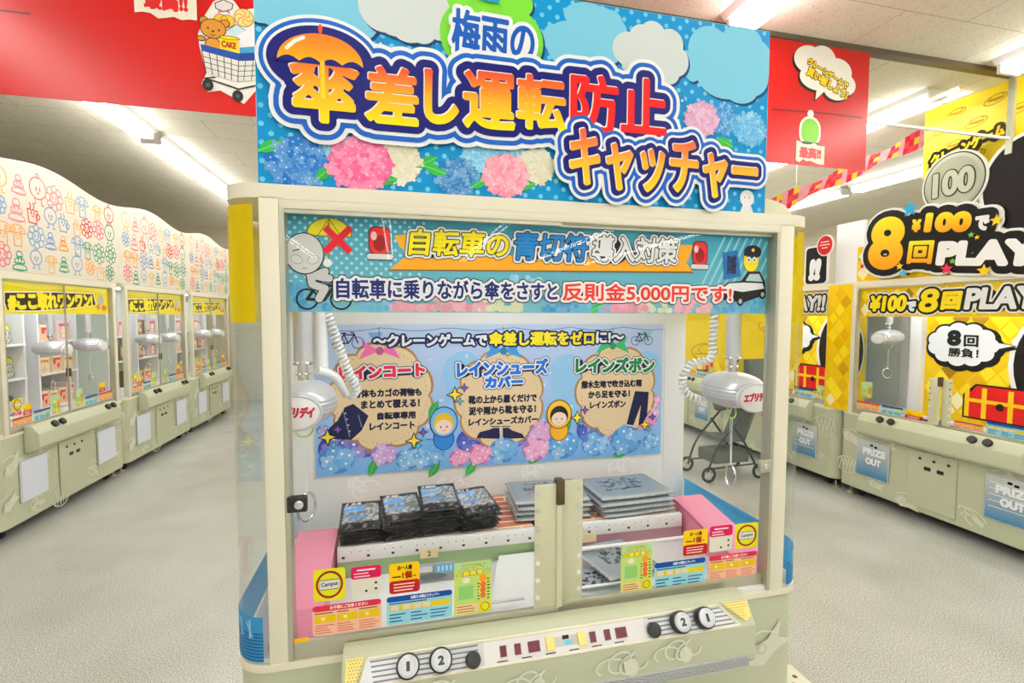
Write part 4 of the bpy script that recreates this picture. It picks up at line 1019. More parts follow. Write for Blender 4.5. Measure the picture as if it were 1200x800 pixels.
# ------------------------------------------------------------------ prizes in the big machine
def packet_mesh(seed, Wd, Dp, Th, cols):
    R = random.Random(seed); nx, ny = 22, 26; V = []; C = []; Fc = []
    f1, f2, ph = R.uniform(14, 22), R.uniform(10, 20), R.uniform(0, 6)
    for side in (1, -1):
        for j in range(ny+1):
            for i in range(nx+1):
                u, v = i/nx, j/ny; x, y = (u-.5)*Wd, (v-.5)*Dp
                e = min(1, min(u, 1-u)*5)**.6*min(1, min(v, 1-v)*6)**.6
                z = side*Th/2*e*(1+.16*math.sin(f1*u+ph)*math.sin(f2*v)) + .0010*math.sin(9*u+ph)*math.sin(7*v+ph)
                V.append((x, y, z)); C.append(lin(cols(u, v, side)))
    n = (nx+1)*(ny+1)
    for s_, o in ((1, 0), (-1, n)):
        for j in range(ny):
            for i in range(nx):
                q = (o+j*(nx+1)+i, o+j*(nx+1)+i+1, o+(j+1)*(nx+1)+i+1, o+(j+1)*(nx+1)+i); Fc.append(q if s_ > 0 else q[::-1])
    me = bpy.data.meshes.new('packet'); me.from_pydata(V, [], Fc); me.update()
    a = me.color_attributes.new('ink', 'FLOAT_COLOR', 'POINT'); a.data.foreach_set('color', np.concatenate([np.array(C), np.ones((len(C), 1))], 1).astype(np.float32).ravel())
    bm = bmesh.new(); bm.from_mesh(me); bmesh.ops.remove_doubles(bm, verts=bm.verts, dist=.0004); bm.to_mesh(me); bm.free()
    me.polygons.foreach_set('use_smooth', [True]*len(me.polygons)); me.materials.append(FOIL); return me
def pack_cols(seed):
    R = random.Random(seed)
    bl = {(i, j): R.random() for i in range(30) for j in range(40)}
    def f(u, v, side):
        if side < 0 or u < .06 or u > .94 or v < .06: return (8, 8, 9)
        if v > .88: return (232, 234, 236) if .1 < u < .5 and v < .96 and bl[(int(u*24), 1)] > .4 else (20, 20, 22)
        if .58 < v < .80 and u < .55: return (110, 170, 230) if bl[(int(u*16), int(v*20))] > .25 else (190, 205, 220)
        if .36 < v < .50 and .1 < u < .62: return (90, 150, 216) if bl[(int(u*16), int(v*22))] > .35 else (150, 160, 170)
        if v > .25: return (120, 126, 130) if bl[(int(u*18), int(v*26))] > .45 else (186, 190, 194)
        return (26, 26, 28) if bl[(int(u*14), int(v*18))] > .3 else (110, 114, 118)
    return f
stacks = [(.205, .475, 5, .02, 'leftmost'), (.345, .485, 6, .16, 'second'), (.490, .495, 8, .02, 'tallest'), (.625, .490, 6, .22, 'rightmost')]
R = random.Random(5)
for si, (x, y, n, ro, nm) in enumerate(stacks):
    z = .944
    for i in range(n):
        th = .0135; top = i == n-1
        o = bpy.data.objects.new('rainwear_packet', packet_mesh(si*10+i, .144, .19, th*.80, pack_cols(si*7+i))); COL.objects.link(o)
        o.location = (x+R.uniform(-.006, .006), y+R.uniform(-.006, .006)-.004*i, z+th*.6+i*th); o.rotation_euler = (.17 if top else 0, .0, ro+R.uniform(-.07, .07)); o.location.z += .018 if top else 0
        desc = {'leftmost': 'leftmost stack on the brick mat', 'second': 'second stack from the left', 'tallest': 'tallest stack, third from the left', 'rightmost': 'stack nearest the middle door plates'}[nm]
        if top: tag(o, 'glossy black and blue rainwear packet, topmost of the '+desc, 'packet', 'black rainwear packets on the left shelf')
        else: tag(o, 'glossy black rainwear packet lying under others in the '+desc, 'packet', 'black packets inside the '+desc)
# grey rain ponchos folded in clear sleeves
def poncho_mesh(seed, Wd, Dp, Th):
    R = random.Random(seed); nx, ny = 40, 34; V = []; C = []; Fc = []
    marks = [(R.uniform(.2, .75), R.uniform(.3, .8), R.uniform(.01, .03), R.uniform(.006, .02)) for _ in range(70)]
    for side in (1, -1):
        for j in range(ny+1):
            for i in range(nx+1):
                u, v = i/nx, j/ny; e = min(1, min(u, 1-u)*14)**.5*min(1, min(v, 1-v)*12)**.5
                z = side*Th/2*e + .001*math.sin(8*u+seed)*math.sin(6*v+seed)
                V.append(((u-.5)*Wd, (v-.5)*Dp, z)); c = (146, 156, 166)
                if side > 0:
                    if any(abs(u-a) < w_*1.2 and abs(v-b) < h_*1.4 for a, b, w_, h_ in marks): c = (58, 62, 70)
                    if u < .02 or u > .985: c = (206, 212, 216)
                else: c = (196, 200, 202)
                if e < .75 and side > 0: c = (170, 178, 184)
                V[-1] = V[-1]; C.append(lin(c))
    n = (nx+1)*(ny+1)
    for s_, o in ((1, 0), (-1, n)):
        for j in range(ny):
            for i in range(nx):
                q = (o+j*(nx+1)+i, o+j*(nx+1)+i+1, o+(j+1)*(nx+1)+i+1, o+(j+1)*(nx+1)+i); Fc.append(q if s_ > 0 else q[::-1])
    me = bpy.data.meshes.new('poncho'); me.from_pydata(V, [], Fc); me.update()
    a = me.color_attributes.new('ink', 'FLOAT_COLOR', 'POINT'); a.data.foreach_set('color', np.concatenate([np.array(C), np.ones((len(C), 1))], 1).astype(np.float32).ravel())
    bm = bmesh.new(); bm.from_mesh(me); bmesh.ops.remove_doubles(bm, verts=bm.verts, dist=.0004); bm.to_mesh(me); bm.free()
    me.polygons.foreach_set('use_smooth', [True]*len(me.polygons)); me.materials.append(PONCHO); return me
for x, y, n, ro, nm, Wd in ((.945, .545, 4, -.06, 'pile behind middle door plates', .31), (1.285, .515, 4, .05, 'wide pile by the right pink chute', .335)):
    for i in range(n):
        o = bpy.data.objects.new('folded_poncho', poncho_mesh(i+int(x*50), Wd, .25, .0195)); COL.objects.link(o)
        o.location = (x+R.uniform(-.006, .006), y+R.uniform(-.006, .006), .944+.013+i*.022); o.rotation_euler = (0, 0, ro+R.uniform(-.02, .02))
        if i == n-1: tag(o, 'grey poncho in clear sleeve, topmost of the '+nm, 'poncho', 'folded grey ponchos on the right shelf')
        else: tag(o, 'grey poncho in clear sleeve under others in the '+nm, 'poncho', 'ponchos inside the '+nm)
o = bpy.data.objects.new('folded_poncho', poncho_mesh(91, .26, .21, .018)); COL.objects.link(o); o.location = (1.11, .228, .874); o.rotation_euler = (.12, .10, .35)
tag(o, 'single grey poncho dropped below the right shelf, behind the green yellow notice', 'poncho', 'dropped ponchos')
o = bpy.data.objects.new('folded_poncho', poncho_mesh(92, .20, .16, .016)); COL.objects.link(o); o.location = (.995, .13, .853); o.rotation_euler = (.08, .05, -.1)
tag(o, 'grey poncho lying flat on the white floor beside the middle door plates', 'poncho', 'dropped ponchos')
o = thing('rain_gear_bag', 'grey and light blue bag leaning below the left shelf behind the notices', 'packet', (.46, .30, .84))
MB().box(.39, .53, .28, .296, .842, .90, .004).build('bag_body', mat('grey_cloth', (150, 154, 160), .6, vary=.1), o, True)
b = Art((0, .2792, 0)); b.rect(.46, .868, .53, .899, 1, (110, 186, 226)); b.rect(.40, .876, .45, .897, 1, (226, 230, 232)); b.ell(.45, .858, .05, .012, 1, (116, 120, 126))
for i in range(4): b.rect(.468+.014*i, .875, .474+.014*i, .893, 2, (220, 236, 244))
b.build('bag_label', INK, o)
for x, z, dg, lab in ((.445, .896, '2', 'cream price card with a 2, stuck under the left shelf rail'), (1.06, .888, '', 'blank cream card stuck under the right shelf rail')):
    c = thing('price_card', lab, 'card', (x, .371, z)); MB().box(x-.032, x+.032, .3685, .3705, z-.016, z+.018).build('card', mat('cream_card', (240, 220, 176), .6, vary=.02), c)
    if dg: b = Art((0, .3684, 0)); b.text(dg, (x-.006, z-.009, x+.006, z+.010), 1, [(.0008, (120, 100, 80))]); b.build('card_digit', INK, c)

# ------------------------------------------------------------------ red banner on the glass barrier
bn = thing('hanging_banner', 'long red banner with shopping cart and speech bubble, hung behind the blue sign', 'banner', (.5, 1.265, 2.71))
MB().box(-2.4, 3.345, 1.262, 1.266, 2.712, 3.462).build('banner_sheet', mat('red_banner_vinyl', (196, 6, 9), .3, bump=.1, bscale=2.5, vary=.06, vscale=2), bn)
a = Art((0, 1.2615, 0), step=.0004); T = lambda px, py: S(px, py, 1.2615)
a.line([T(905, 128), T(960, 132), T(1010, 138)], .010, 1, (110, 4, 10)); a.line([T(0, 12), T(35, 16)], .008, 1, (90, 4, 8)); a.line([T(905, 183), T(1009, 192)], .004, 1, (190, 8, 12))
u, v = T(967, 90)
for (du, dv, su, k, c) in ((-.012, -.014, 1.02, 2, (20, 14, 14)), (0, 0, 1.0, 3, (240, 238, 226))):
    q = Art((0, 1.2615, 0)); 
    for i, (x, y, rx, ry) in enumerate(((-.11, .08, .10, .075), (-.02, .085, .09, .08), (.08, .035, .10, .075), (.13, -.03, .08, .06), (.0, .0, .15, .08), (.08, -.06, .09, .06), (-.05, -.01, .12, .07))): a.ell(u+du+x*1.14, v+dv+y*1.14, rx*su*1.14, ry*su*1.14, k+.05*i, c)
    a.poly([(u+du-.06, v+dv-.05), (u+du+.02, v+dv-.07), (u+du-.07, v+dv-.15)], k+.4, c)
for t_, x0, y0, x1, y1 in (('クレーンゲームで', 939, 71, 1001, 98), ('買い物しよう!', 938, 82, 1001, 110)):
    A, B = T(x0, y1), T(x1, y0); cx_, cz_ = (A[0]+B[0])/2, (A[1]+B[1])/2
    h_ = .046 if t_[0] == 'ク' else .062; a.text(t_, (cx_-.17, cz_-h_/2-.01, cx_+.17, cz_+h_/2-.01), 5, [(.008, (60, 40, 10)), (.0035, (248, 206, 20))], rot=-.38)
u, v = T(949, 158)      # plain green round-topped sticker over a torn paper strip
a.rect(u-.082, v-.075, u+.082, v+.115, 2, (236, 240, 226), .078); a.ell(u, v+.13, .024, .024, 2.3, (236, 240, 226)); a.rect(u-.066, v-.06, u+.066, v+.10, 4, (122, 196, 40), .064); a.rect(u-.072, v-.09, u+.072, v-.045, 5, (30, 40, 24), .01)
def torn(x0, y0, x1, y1, txt, box):
    A, B = T(x0, y1), T(x1, y0); n = 9; Rr = random.Random(int(x0)); p = []
    for i in range(n): p.append((A[0]+(B[0]-A[0])*i/(n-1), A[1]+Rr.uniform(-.012, .012)))
    for i in range(n): p.append((B[0]-(B[0]-A[0])*i/(n-1), B[1]+Rr.uniform(-.012, .012)))
    a.poly(p, 7, (240, 236, 214)); A, B = T(box[0], box[3]), T(box[1], box[2]); a.text(txt, (A[0], A[1], B[0], B[1]), 9, [(.0045, (214, 30, 34))])
torn(932, 170, 966, 188, '最高!!', (936, 962, 174, 185)); torn(158, -14, 230, 16, '最高!!', (169, 220, -10, 10))
# shopping cart sticker
PT = lambda pts: [T(x, y) for x, y in pts]
a.poly(PT([(232, 40), (240, 18), (250, 2), (264, -6), (275, 2), (282, 12), (297, 10), (310, 14), (314, 96), (300, 106), (286, 122), (273, 114), (258, 106), (244, 108), (236, 98), (242, 86), (234, 56)]), 2, (240, 238, 230))
a.ell(*T(275, 20), .040, .036, 3, (240, 236, 226)); a.poly(PT([(252, 4), (262, 0), (273, 5), (272, 11), (262, 14), (253, 10)]), 4, (226, 226, 222)); a.line(PT([(252, 4), (262, 0), (273, 5), (272, 11), (262, 14), (253, 10), (252, 4)]), .004, 4.6, (40, 40, 40)); a.poly(PT([(256, 12), (262, 13), (256, 17)]), 4.6, (240, 120, 150)); a.poly(PT([(269, 13), (263, 13), (270, 17)]), 4.6, (240, 120, 150))
for x, y in ((259, 24), (267, 25)): a.ell(*T(x, y), .030, .028, 3.5, (240, 190, 50)); a.outline(*T(x, y), .030, .028, .0025, 3.9, (70, 50, 20))
u, v = T(286, 21); a.ell(u, v, .043, .043, 4, (90, 60, 30)); a.ell(u, v, .040, .040, 4.4, (246, 216, 120))
for i in range(6): a.line([(u+.006*math.cos(i), v+.006*math.sin(i)), (u+.024*math.cos(i*1.05+.3), v+.024*math.sin(i*1.05+.3)), (u+.036*math.cos(i*1.05+.8), v+.036*math.sin(i*1.05+.8))], .005, 4.8, (236, 140, 120))
a.poly(PT([(266, 36), (277, 29), (288, 36), (286, 42), (272, 44)]), 5, (196, 222, 232)); a.poly(PT([(278, 42), (290, 34), (310, 40), (310, 58), (282, 56)]), 5, (232, 236, 238)); a.line(PT([(266, 36), (277, 29), (288, 36)]), .003, 5.5, (50, 60, 70))
a.poly(PT([(281, 56), (310, 54), (310, 66), (281, 64)]), 5.2, (60, 150, 190))
br, be = (206, 140, 50), (70, 44, 16)
for x, y, r1, r2, kk in ((239, 24, .021, .020, 6), (264, 28, .021, .020, 6), (250, 34, .056, .046, 7), (236, 45, .020, .014, 6.5), (250, 54, .036, .040, 6.2)): a.ell(*T(x, y), r1, r2, kk, be); a.ell(*T(x, y), r1-.004, r2-.004, kk+.4, br)
for x, y in ((244, 33), (257, 36)): a.ell(*T(x, y), .0045, .005, 8, (40, 24, 10), n=10)
a.ell(*T(250, 37), .006, .0045, 8, (60, 36, 14), n=10); a.line(PT([(246, 40), (249, 42), (253, 41)]), .003, 8, (60, 36, 14))
a.poly(PT([(258, 43), (262, 42), (276, 44), (280, 47), (280, 64), (258, 61)]), 9, (246, 214, 20)); a.outline(*T(269, 45), .044, .008, .003, 9.4, (90, 60, 10)); a.text('CAKE', (*T(260, 56), *T(277, 50)), 10, [(.0018, (170, 50, 30))], rot=-.06)
a.poly(PT([(235, 52), (280, 63), (281, 72), (237, 60)]), 11, (22, 74, 160)); a.poly(PT([(280, 63), (312, 62), (312, 71), (281, 72)]), 11, (16, 60, 140))
a.poly(PT([(237, 60), (281, 72), (279, 96), (242, 86)]), 10.4, (232, 230, 222)); a.poly(PT([(281, 72), (312, 71), (308, 94), (279, 96)]), 10.4, (226, 226, 220))
for i in range(6): a.line(PT([(237+8.6*i, 60+2.3*i), (242+7.4*i, 86+2*i)]), .0035, 11.5, (50, 50, 50))
for i in range(1, 4): a.line(PT([(237+1.3*i, 60+6.5*i), (281-.5*i, 72+6*i), (311-i, 71+6*i)]), .003, 11.5, (60, 60, 60))
for i in range(3): a.line(PT([(288+9*i, 72), (286+9*i, 95)]), .003, 11.5, (60, 60, 60))
a.line(PT([(240, 92), (260, 98), (280, 105), (308, 99)]), .007, 11, (30, 30, 32)); a.line(PT([(240, 92), (252, 91)]), .006, 11, (30, 30, 32))
for x, y in ((244, 100), (279, 113)): a.ell(*T(x, y), .024, .027, 12, (24, 24, 26)); a.ell(*T(x, y), .009, .010, 12.6, (90, 90, 90))
a.build('banner_print', VINYL, bn)

# checked festoon ribbon strung behind the barrier
rb = Art((0, 2.2, 0), step=.001); A, B = np.array([5.20, 3.46]), np.array([3.28, 2.60]); n = 34; cols = [(240, 60, 110), (250, 180, 196), (240, 80, 84), (250, 216, 60), (247, 165, 182), (230, 30, 70)]
d = (B-A)/n; nr = np.array([-d[1], d[0]]); nr /= np.linalg.norm(nr)
for i in range(n):
    for j in range(3):
        w0 = .030*(1+.35*math.sin(i*.5)); p = A+d*i+nr*(j-1.5)*w0*1.3; q = nr*w0*1.3; sk_ = d*.5*(j-1)
        rb.poly([tuple(p+sk_), tuple(p+d+sk_), tuple(p+d+q+sk_+d*.5), tuple(p+q+sk_+d*.5)], 0, cols[(i*2+j*3+(i//5)) % 6], .003)
tag(rb.build('festoon_ribbon', INK), 'pink red and yellow checked festoon ribbon strung high behind the glass barrier', 'ribbon')

# ------------------------------------------------------------------ rows of machines along both aisles
def shelf_unit(t, x0, x1, zs, y0=.33, y1=.66):
    u = MB().box(x0, x1, y1, y1+.015, .836, 1.95).build('shelf_rack', WPLA, t)
    for x in (x0, x1): MB().box(x-.012, x+.012, y0, y1, .836, 1.95, .002).build('rack_side', WPLA, u)
    for z in zs: MB().box(x0, x1, y0-.01, y1, z-.018, z, .002).build('rack_shelf', WPLA, u, True)
def header(t, art, y=.04, z0=1.755, z1=2.02):
    h = MB().box(.055, 1.56, y, y+.003, z0, z1).build('header_banner', WPAN, t); art.build('header_print', INKG, h)

# left row ---------------------------------------------------------
def left_machine():
    t = thing('crane_game', '', 'arcade machine'); make_cabinet(t, False, 11); ds = doors(t, False)
    a = Art((0, .0398, 0), step=.0012); a.rect(.056, 1.756, 1.559, 2.019, 0, (246, 226, 10))
    a.poly([(.06, 1.99), (.5, 1.965), (1.1, 1.99), (1.5, 1.97), (1.55, 2.018), (.06, 2.018)], .5, (252, 240, 90))
    a.poly([(.13, 1.93), (.7, 1.955), (1.30, 1.965), (1.35, 1.85), (.9, 1.80), (.45, 1.775), (.15, 1.775), (.12, 1.84)], 1, (250, 250, 240))
    a.poly([(.135, 1.92), (.7, 1.945), (1.29, 1.955), (1.33, 1.85), (.9, 1.81), (.45, 1.785), (.155, 1.785), (.13, 1.84)], 2, (30, 22, 10))
    a.text('#ここ取れワンワン!', (.155, 1.795, 1.28, 1.945), 3, [(.011, (250, 234, 30))], rot=.03)
    a.ell(1.42, 1.90, .05, .05, 3, (190, 196, 206)); a.ell(1.37, 1.83, .035, .03, 3.5, (226, 140, 60)); a.ell(1.47, 1.82, .04, .03, 3.4, (214, 120, 50))
    header(t, a)
    shelf_unit(t, .30, .80, (.86, 1.19, 1.49)); shelf_unit(t, .98, 1.54, (.86, 1.19, 1.49))
    b = Art((0, .005, 0), step=.0008)
    for kd, u0, v0, u1, v1 in (('no', .10, .99, .20, 1.09), ('date', .10, .92, .19, .985), ('one', .21, .94, .30, 1.03), ('pink', .09, .84+.035, .31, .935), ('blue', .33, .875, .53, .955), ('app', .55, .88, .66, 1.05)):
        b = Art((0, .006, 0), step=.0008); sticker(b, kd, u0, v0, u1, v1, fine=False); b.build('sticker', INKG, ds[0])
    for kd, u0, v0, u1, v1 in (('app', .92, .88, 1.02, 1.05), ('blue', 1.06, .875, 1.27, .955), ('pink', 1.29, .875, 1.53, .955), ('one', 1.30, .965, 1.40, 1.06)):
        b = Art((0, .024, 0), step=.0008); sticker(b, kd, u0, v0, u1, v1, fine=False); b.build('sticker', INKG, ds[1])
    for x in (.88, 1.46): claw(t, x, .175, 1.44, words=False)
    for x0 in (.12, 1.17): p = Art((0, -.0125, 0), step=.0006); p.rect(x0+.01, .26, x0+.31, .58, 1, (222, 228, 242), .01); p.build('door_film', INK, PD[x0])
    for x in (.42, 1.22): MB().cyl(slope(x, .035, 0), slope(x, .035, .022), .03, n=20, bevel=.003).build('push_button', BLK, t, True); MB().cyl(slope(x+.10, .035, 0), slope(x+.10, .035, .022), .03, n=20, bevel=.003).build('push_button', BLK, t, True)
    return t
LM = left_machine(); NEAR = ('nearest', 'middle', 'farthest'); lefts = []
for i, y in enumerate((3.08, 4.85, 6.62)):
    m = LM if i == 0 else dup(LM)
    m.location = (-2.58, y+.006, 0); m.rotation_euler = (0, 0, PI/2); m.scale = (.972, 1, 1)
    m['label'] = '%s crane game of the left row, under the doodled white topper, with yellow header' % NEAR[i]; m['group'] = 'crane games of the left row'; lefts.append((m, y))
# cartons and packets on their shelves
def carton(c1, c2, Wd, Dp, Ht, seed):
    t = thing('prize_carton', '', 'box'); R = random.Random(seed)
    MB().box(-Wd/2, Wd/2, -Dp/2, Dp/2, 0, Ht, .003).build('carton', mat('carton_%d_%d_%d' % c1, c1, .5, vary=.03), t)
    a = Art((0, -Dp/2-.0005, 0), step=.0008); a.rect(-Wd*.46, Ht*.08, Wd*.46, Ht*.9, 1, mixc(c1, c2, .25))
    for i in range(5): a.ell(R.uniform(-.28, .28)*Wd, Ht*R.uniform(.25, .7), Wd*R.uniform(.08, .16), Ht*R.uniform(.08, .18), 2+.2*i, R.choice((c2, mixc(c2, (255, 255, 255), .5), (246, 226, 170))))
    a.rect(-Wd*.4, Ht*.72, Wd*.3, Ht*.84, 4, c2); a.build('carton_print', INK, t); return t
def pouch(c1, c2, Wd, Ht, seed):
    t = thing('snack_pouch', '', 'packet'); me = packet_mesh(seed, Wd, Ht, .05, lambda u, v, s: c1 if v > .72 else ((226, 228, 222) if (int(u*6)+int(v*5)) % 2 else c2))
    o = bpy.data.objects.new('pouch', me); COL.objects.link(o); o.parent = t; o.rotation_euler = (PI/2-.12, 0, 0); o.location = (0, 0, Ht/2+.002); return t
cA, cB, cC, cD = carton((240, 226, 186), (206, 60, 56), .19, .14, .16, 1), carton((244, 236, 210), (214, 120, 60), .17, .14, .15, 2), carton((226, 206, 206), (196, 80, 96), .20, .14, .20, 3), carton((120, 92, 70), (220, 190, 150), .16, .14, .19, 4)
pA, pB = pouch((216, 206, 60), (150, 160, 120), .12, .18, 5), pouch((90, 84, 74), (200, 200, 200), .12, .17, 6)
protos = {'A': cA, 'B': cB, 'C': cC, 'D': cD, 'p': pA, 'q': pB}; used = set()
layout = {.86: ('qqqq', 'ABAC'), 1.19: ('pppp', 'BAB'), 1.49: ('D p', 'AC')}
lay2 = [layout, {.86: ('DpD', 'DAp'), 1.19: ('BD', 'DqC'), 1.49: ('CC', 'DDC')}, {.86: ('pAp', 'BpA'), 1.19: ('CC', 'CDC'), 1.49: ('CC', 'Cq')}]
ORD = ('first', 'second', 'third', 'fourth'); SH = {.86: 'bottom', 1.19: 'middle', 1.49: 'top'}
KN = {'A': 'cream and red carton', 'B': 'cream and orange carton', 'C': 'pale pink carton', 'D': 'brown carton', 'p': 'yellow topped pouch', 'q': 'dark topped pouch'}
for mi, (m, y) in enumerate(lefts):
    for z, (l, r) in lay2[mi].items():
        for side, (row, x0, x1) in enumerate(((l, .32, .78), (r, 1.0, 1.52))):
            n = len(row)
            for k, ch in enumerate(row):
                if ch == ' ': continue
                o = protos[ch] if ch not in used else dup(protos[ch]); used.add(ch)
                lx = x0+(x1-x0)*(k+.5)/n; ly = .42
                o.location = (-2.58-ly, y+.006+lx*.972, z+.001); o.rotation_euler = (0, 0, PI/2); s_ = min(1, (x1-x0)/n/.125 if ch in 'pq' else (x1-x0)/n/.205); o.scale = (s_*.97, 1, 1)
                o['label'] = '%s, %s on %s shelf, %s bay of %s left machine' % (KN[ch], ORD[k], SH[z], ('left', 'right')[side], NEAR[mi]); o['group'] = 'prizes on the shelves of the left row'
# doodled topper
def topper():
    t = thing('topper_sign', '', 'sign'); pr = [(-.10, 2.09)]; N = 30
    f = lambda x: 2.945+.05*math.cos(2*PI*(x-.62)/1.77)
    pr += [(1.67, 2.09)]+[(1.67-1.77*i/N, f(1.67-1.77*i/N)) for i in range(N+1)]
    MB().prism(pr, .0, .03, 'y').build('topper_panel', mat('white_topper_board', (224, 216, 200), .6, vary=.01), t)
    e = MB().tube([(1.668-1.766*i/N, .015, f(1.668-1.766*i/N)) for i in range(N+1)], .012, 8); e.build('topper_edge', WPLA, t, True)
    a = Art((0, -.0008, 0), step=.0008); R = random.Random(21); CS = [(232, 120, 140), (244, 172, 90), (72, 160, 124), (126, 166, 206), (216, 70, 66), (236, 190, 110), (226, 150, 160)]
    for r_, (z, n, sz) in enumerate(((2.78, 8, .130), (2.58, 9, .120), (2.38, 9, .115), (2.20, 9, .11))):
        for i in range(n):
            x = -.02+1.62*(i+.5)/n+R.uniform(-.02, .02); zz = z+R.uniform(-.02, .02); c = R.choice(CS); k = R.randrange(5); w_ = .0095; s2 = sz*R.uniform(.75, 1)
            if k == 0:      # mushroom
                a.outline(x, zz+.2*s2, .8*s2, .6*s2, w_, 1, c, a0=0, a1=180); a.line([(x-.8*s2, zz+.2*s2), (x+.8*s2, zz+.2*s2)], w_, 1, c); a.line([(x-.4*s2, zz+.2*s2), (x-.35*s2, zz-.8*s2), (x+.35*s2, zz-.8*s2), (x+.4*s2, zz+.2*s2)], w_, 1, c)
                for d in (-.35, .3): a.outline(x+d*s2, zz+.45*s2, .14*s2, .14*s2, w_, 1.5, c, n=12)
            elif k == 1:    # flower with a face
                for j in range(8): a.outline(x+.62*s2*math.cos(j*PI/4), zz+.62*s2*math.sin(j*PI/4), .26*s2, .26*s2, w_, 1, c, n=12)
                a.outline(x, zz, .42*s2, .42*s2, w_, 1.4, c)
            elif k == 2:    # round bun on two feet
                a.outline(x, zz+.1*s2, .75*s2, .7*s2, w_, 1, c); a.line([(x-.3*s2, zz-.6*s2), (x-.3*s2, zz-.95*s2), (x-.5*s2, zz-.95*s2)], w_, 1, c); a.line([(x+.3*s2, zz-.6*s2), (x+.3*s2, zz-.95*s2), (x+.5*s2, zz-.95*s2)], w_, 1, c); a.outline(x, zz+.9*s2, .15*s2, .15*s2, w_, 1, c, n=12)
            elif k == 3:    # cup with steam
                a.line([(x-.6*s2, zz+.3*s2), (x-.45*s2, zz-.8*s2), (x+.45*s2, zz-.8*s2), (x+.6*s2, zz+.3*s2), (x-.6*s2, zz+.3*s2)], w_, 1, c); a.outline(x+.62*s2, zz-.2*s2, .22*s2, .25*s2, w_, 1, c, n=14)
                for d in (-.3, .1): a.line([(x+d*s2, zz+.4*s2), (x+(d+.12)*s2, zz+.6*s2), (x+d*s2, zz+.85*s2)], w_, 1, c)
            else:           # layered tiers
                for j in range(3): a.rect(x-(.75-.2*j)*s2, zz+(-.8+.5*j)*s2, x+(.75-.2*j)*s2, zz+(-.8+.5*j)*s2+w_, 1, c); a.outline(x, zz+(-.6+.5*j)*s2, (.7-.2*j)*s2, .25*s2, w_, 1.2, c)
            for d in (-.17, .17): a.line([(x+d*s2, zz-.05*s2), (x+d*s2, zz+.14*s2)], w_*1.4, 2, c)
            a.line([(x-.09*s2, zz-.2*s2), (x, zz-.25*s2), (x+.09*s2, zz-.2*s2)], w_, 2, c)
    a.build('doodle_print', INK, t); return t
TP = topper()
for i, y in enumerate((3.08, 4.85, 6.62)):
    o = TP if i == 0 else dup(TP); o.location = (-2.58, y, 0); o.rotation_euler = (0, 0, PI/2); o.scale = (.9995, 1, 1)
    o['label'] = 'wavy white topper with coloured line doodles on the %s machine of the left row' % NEAR[i]; o['group'] = 'doodled toppers of the left row'

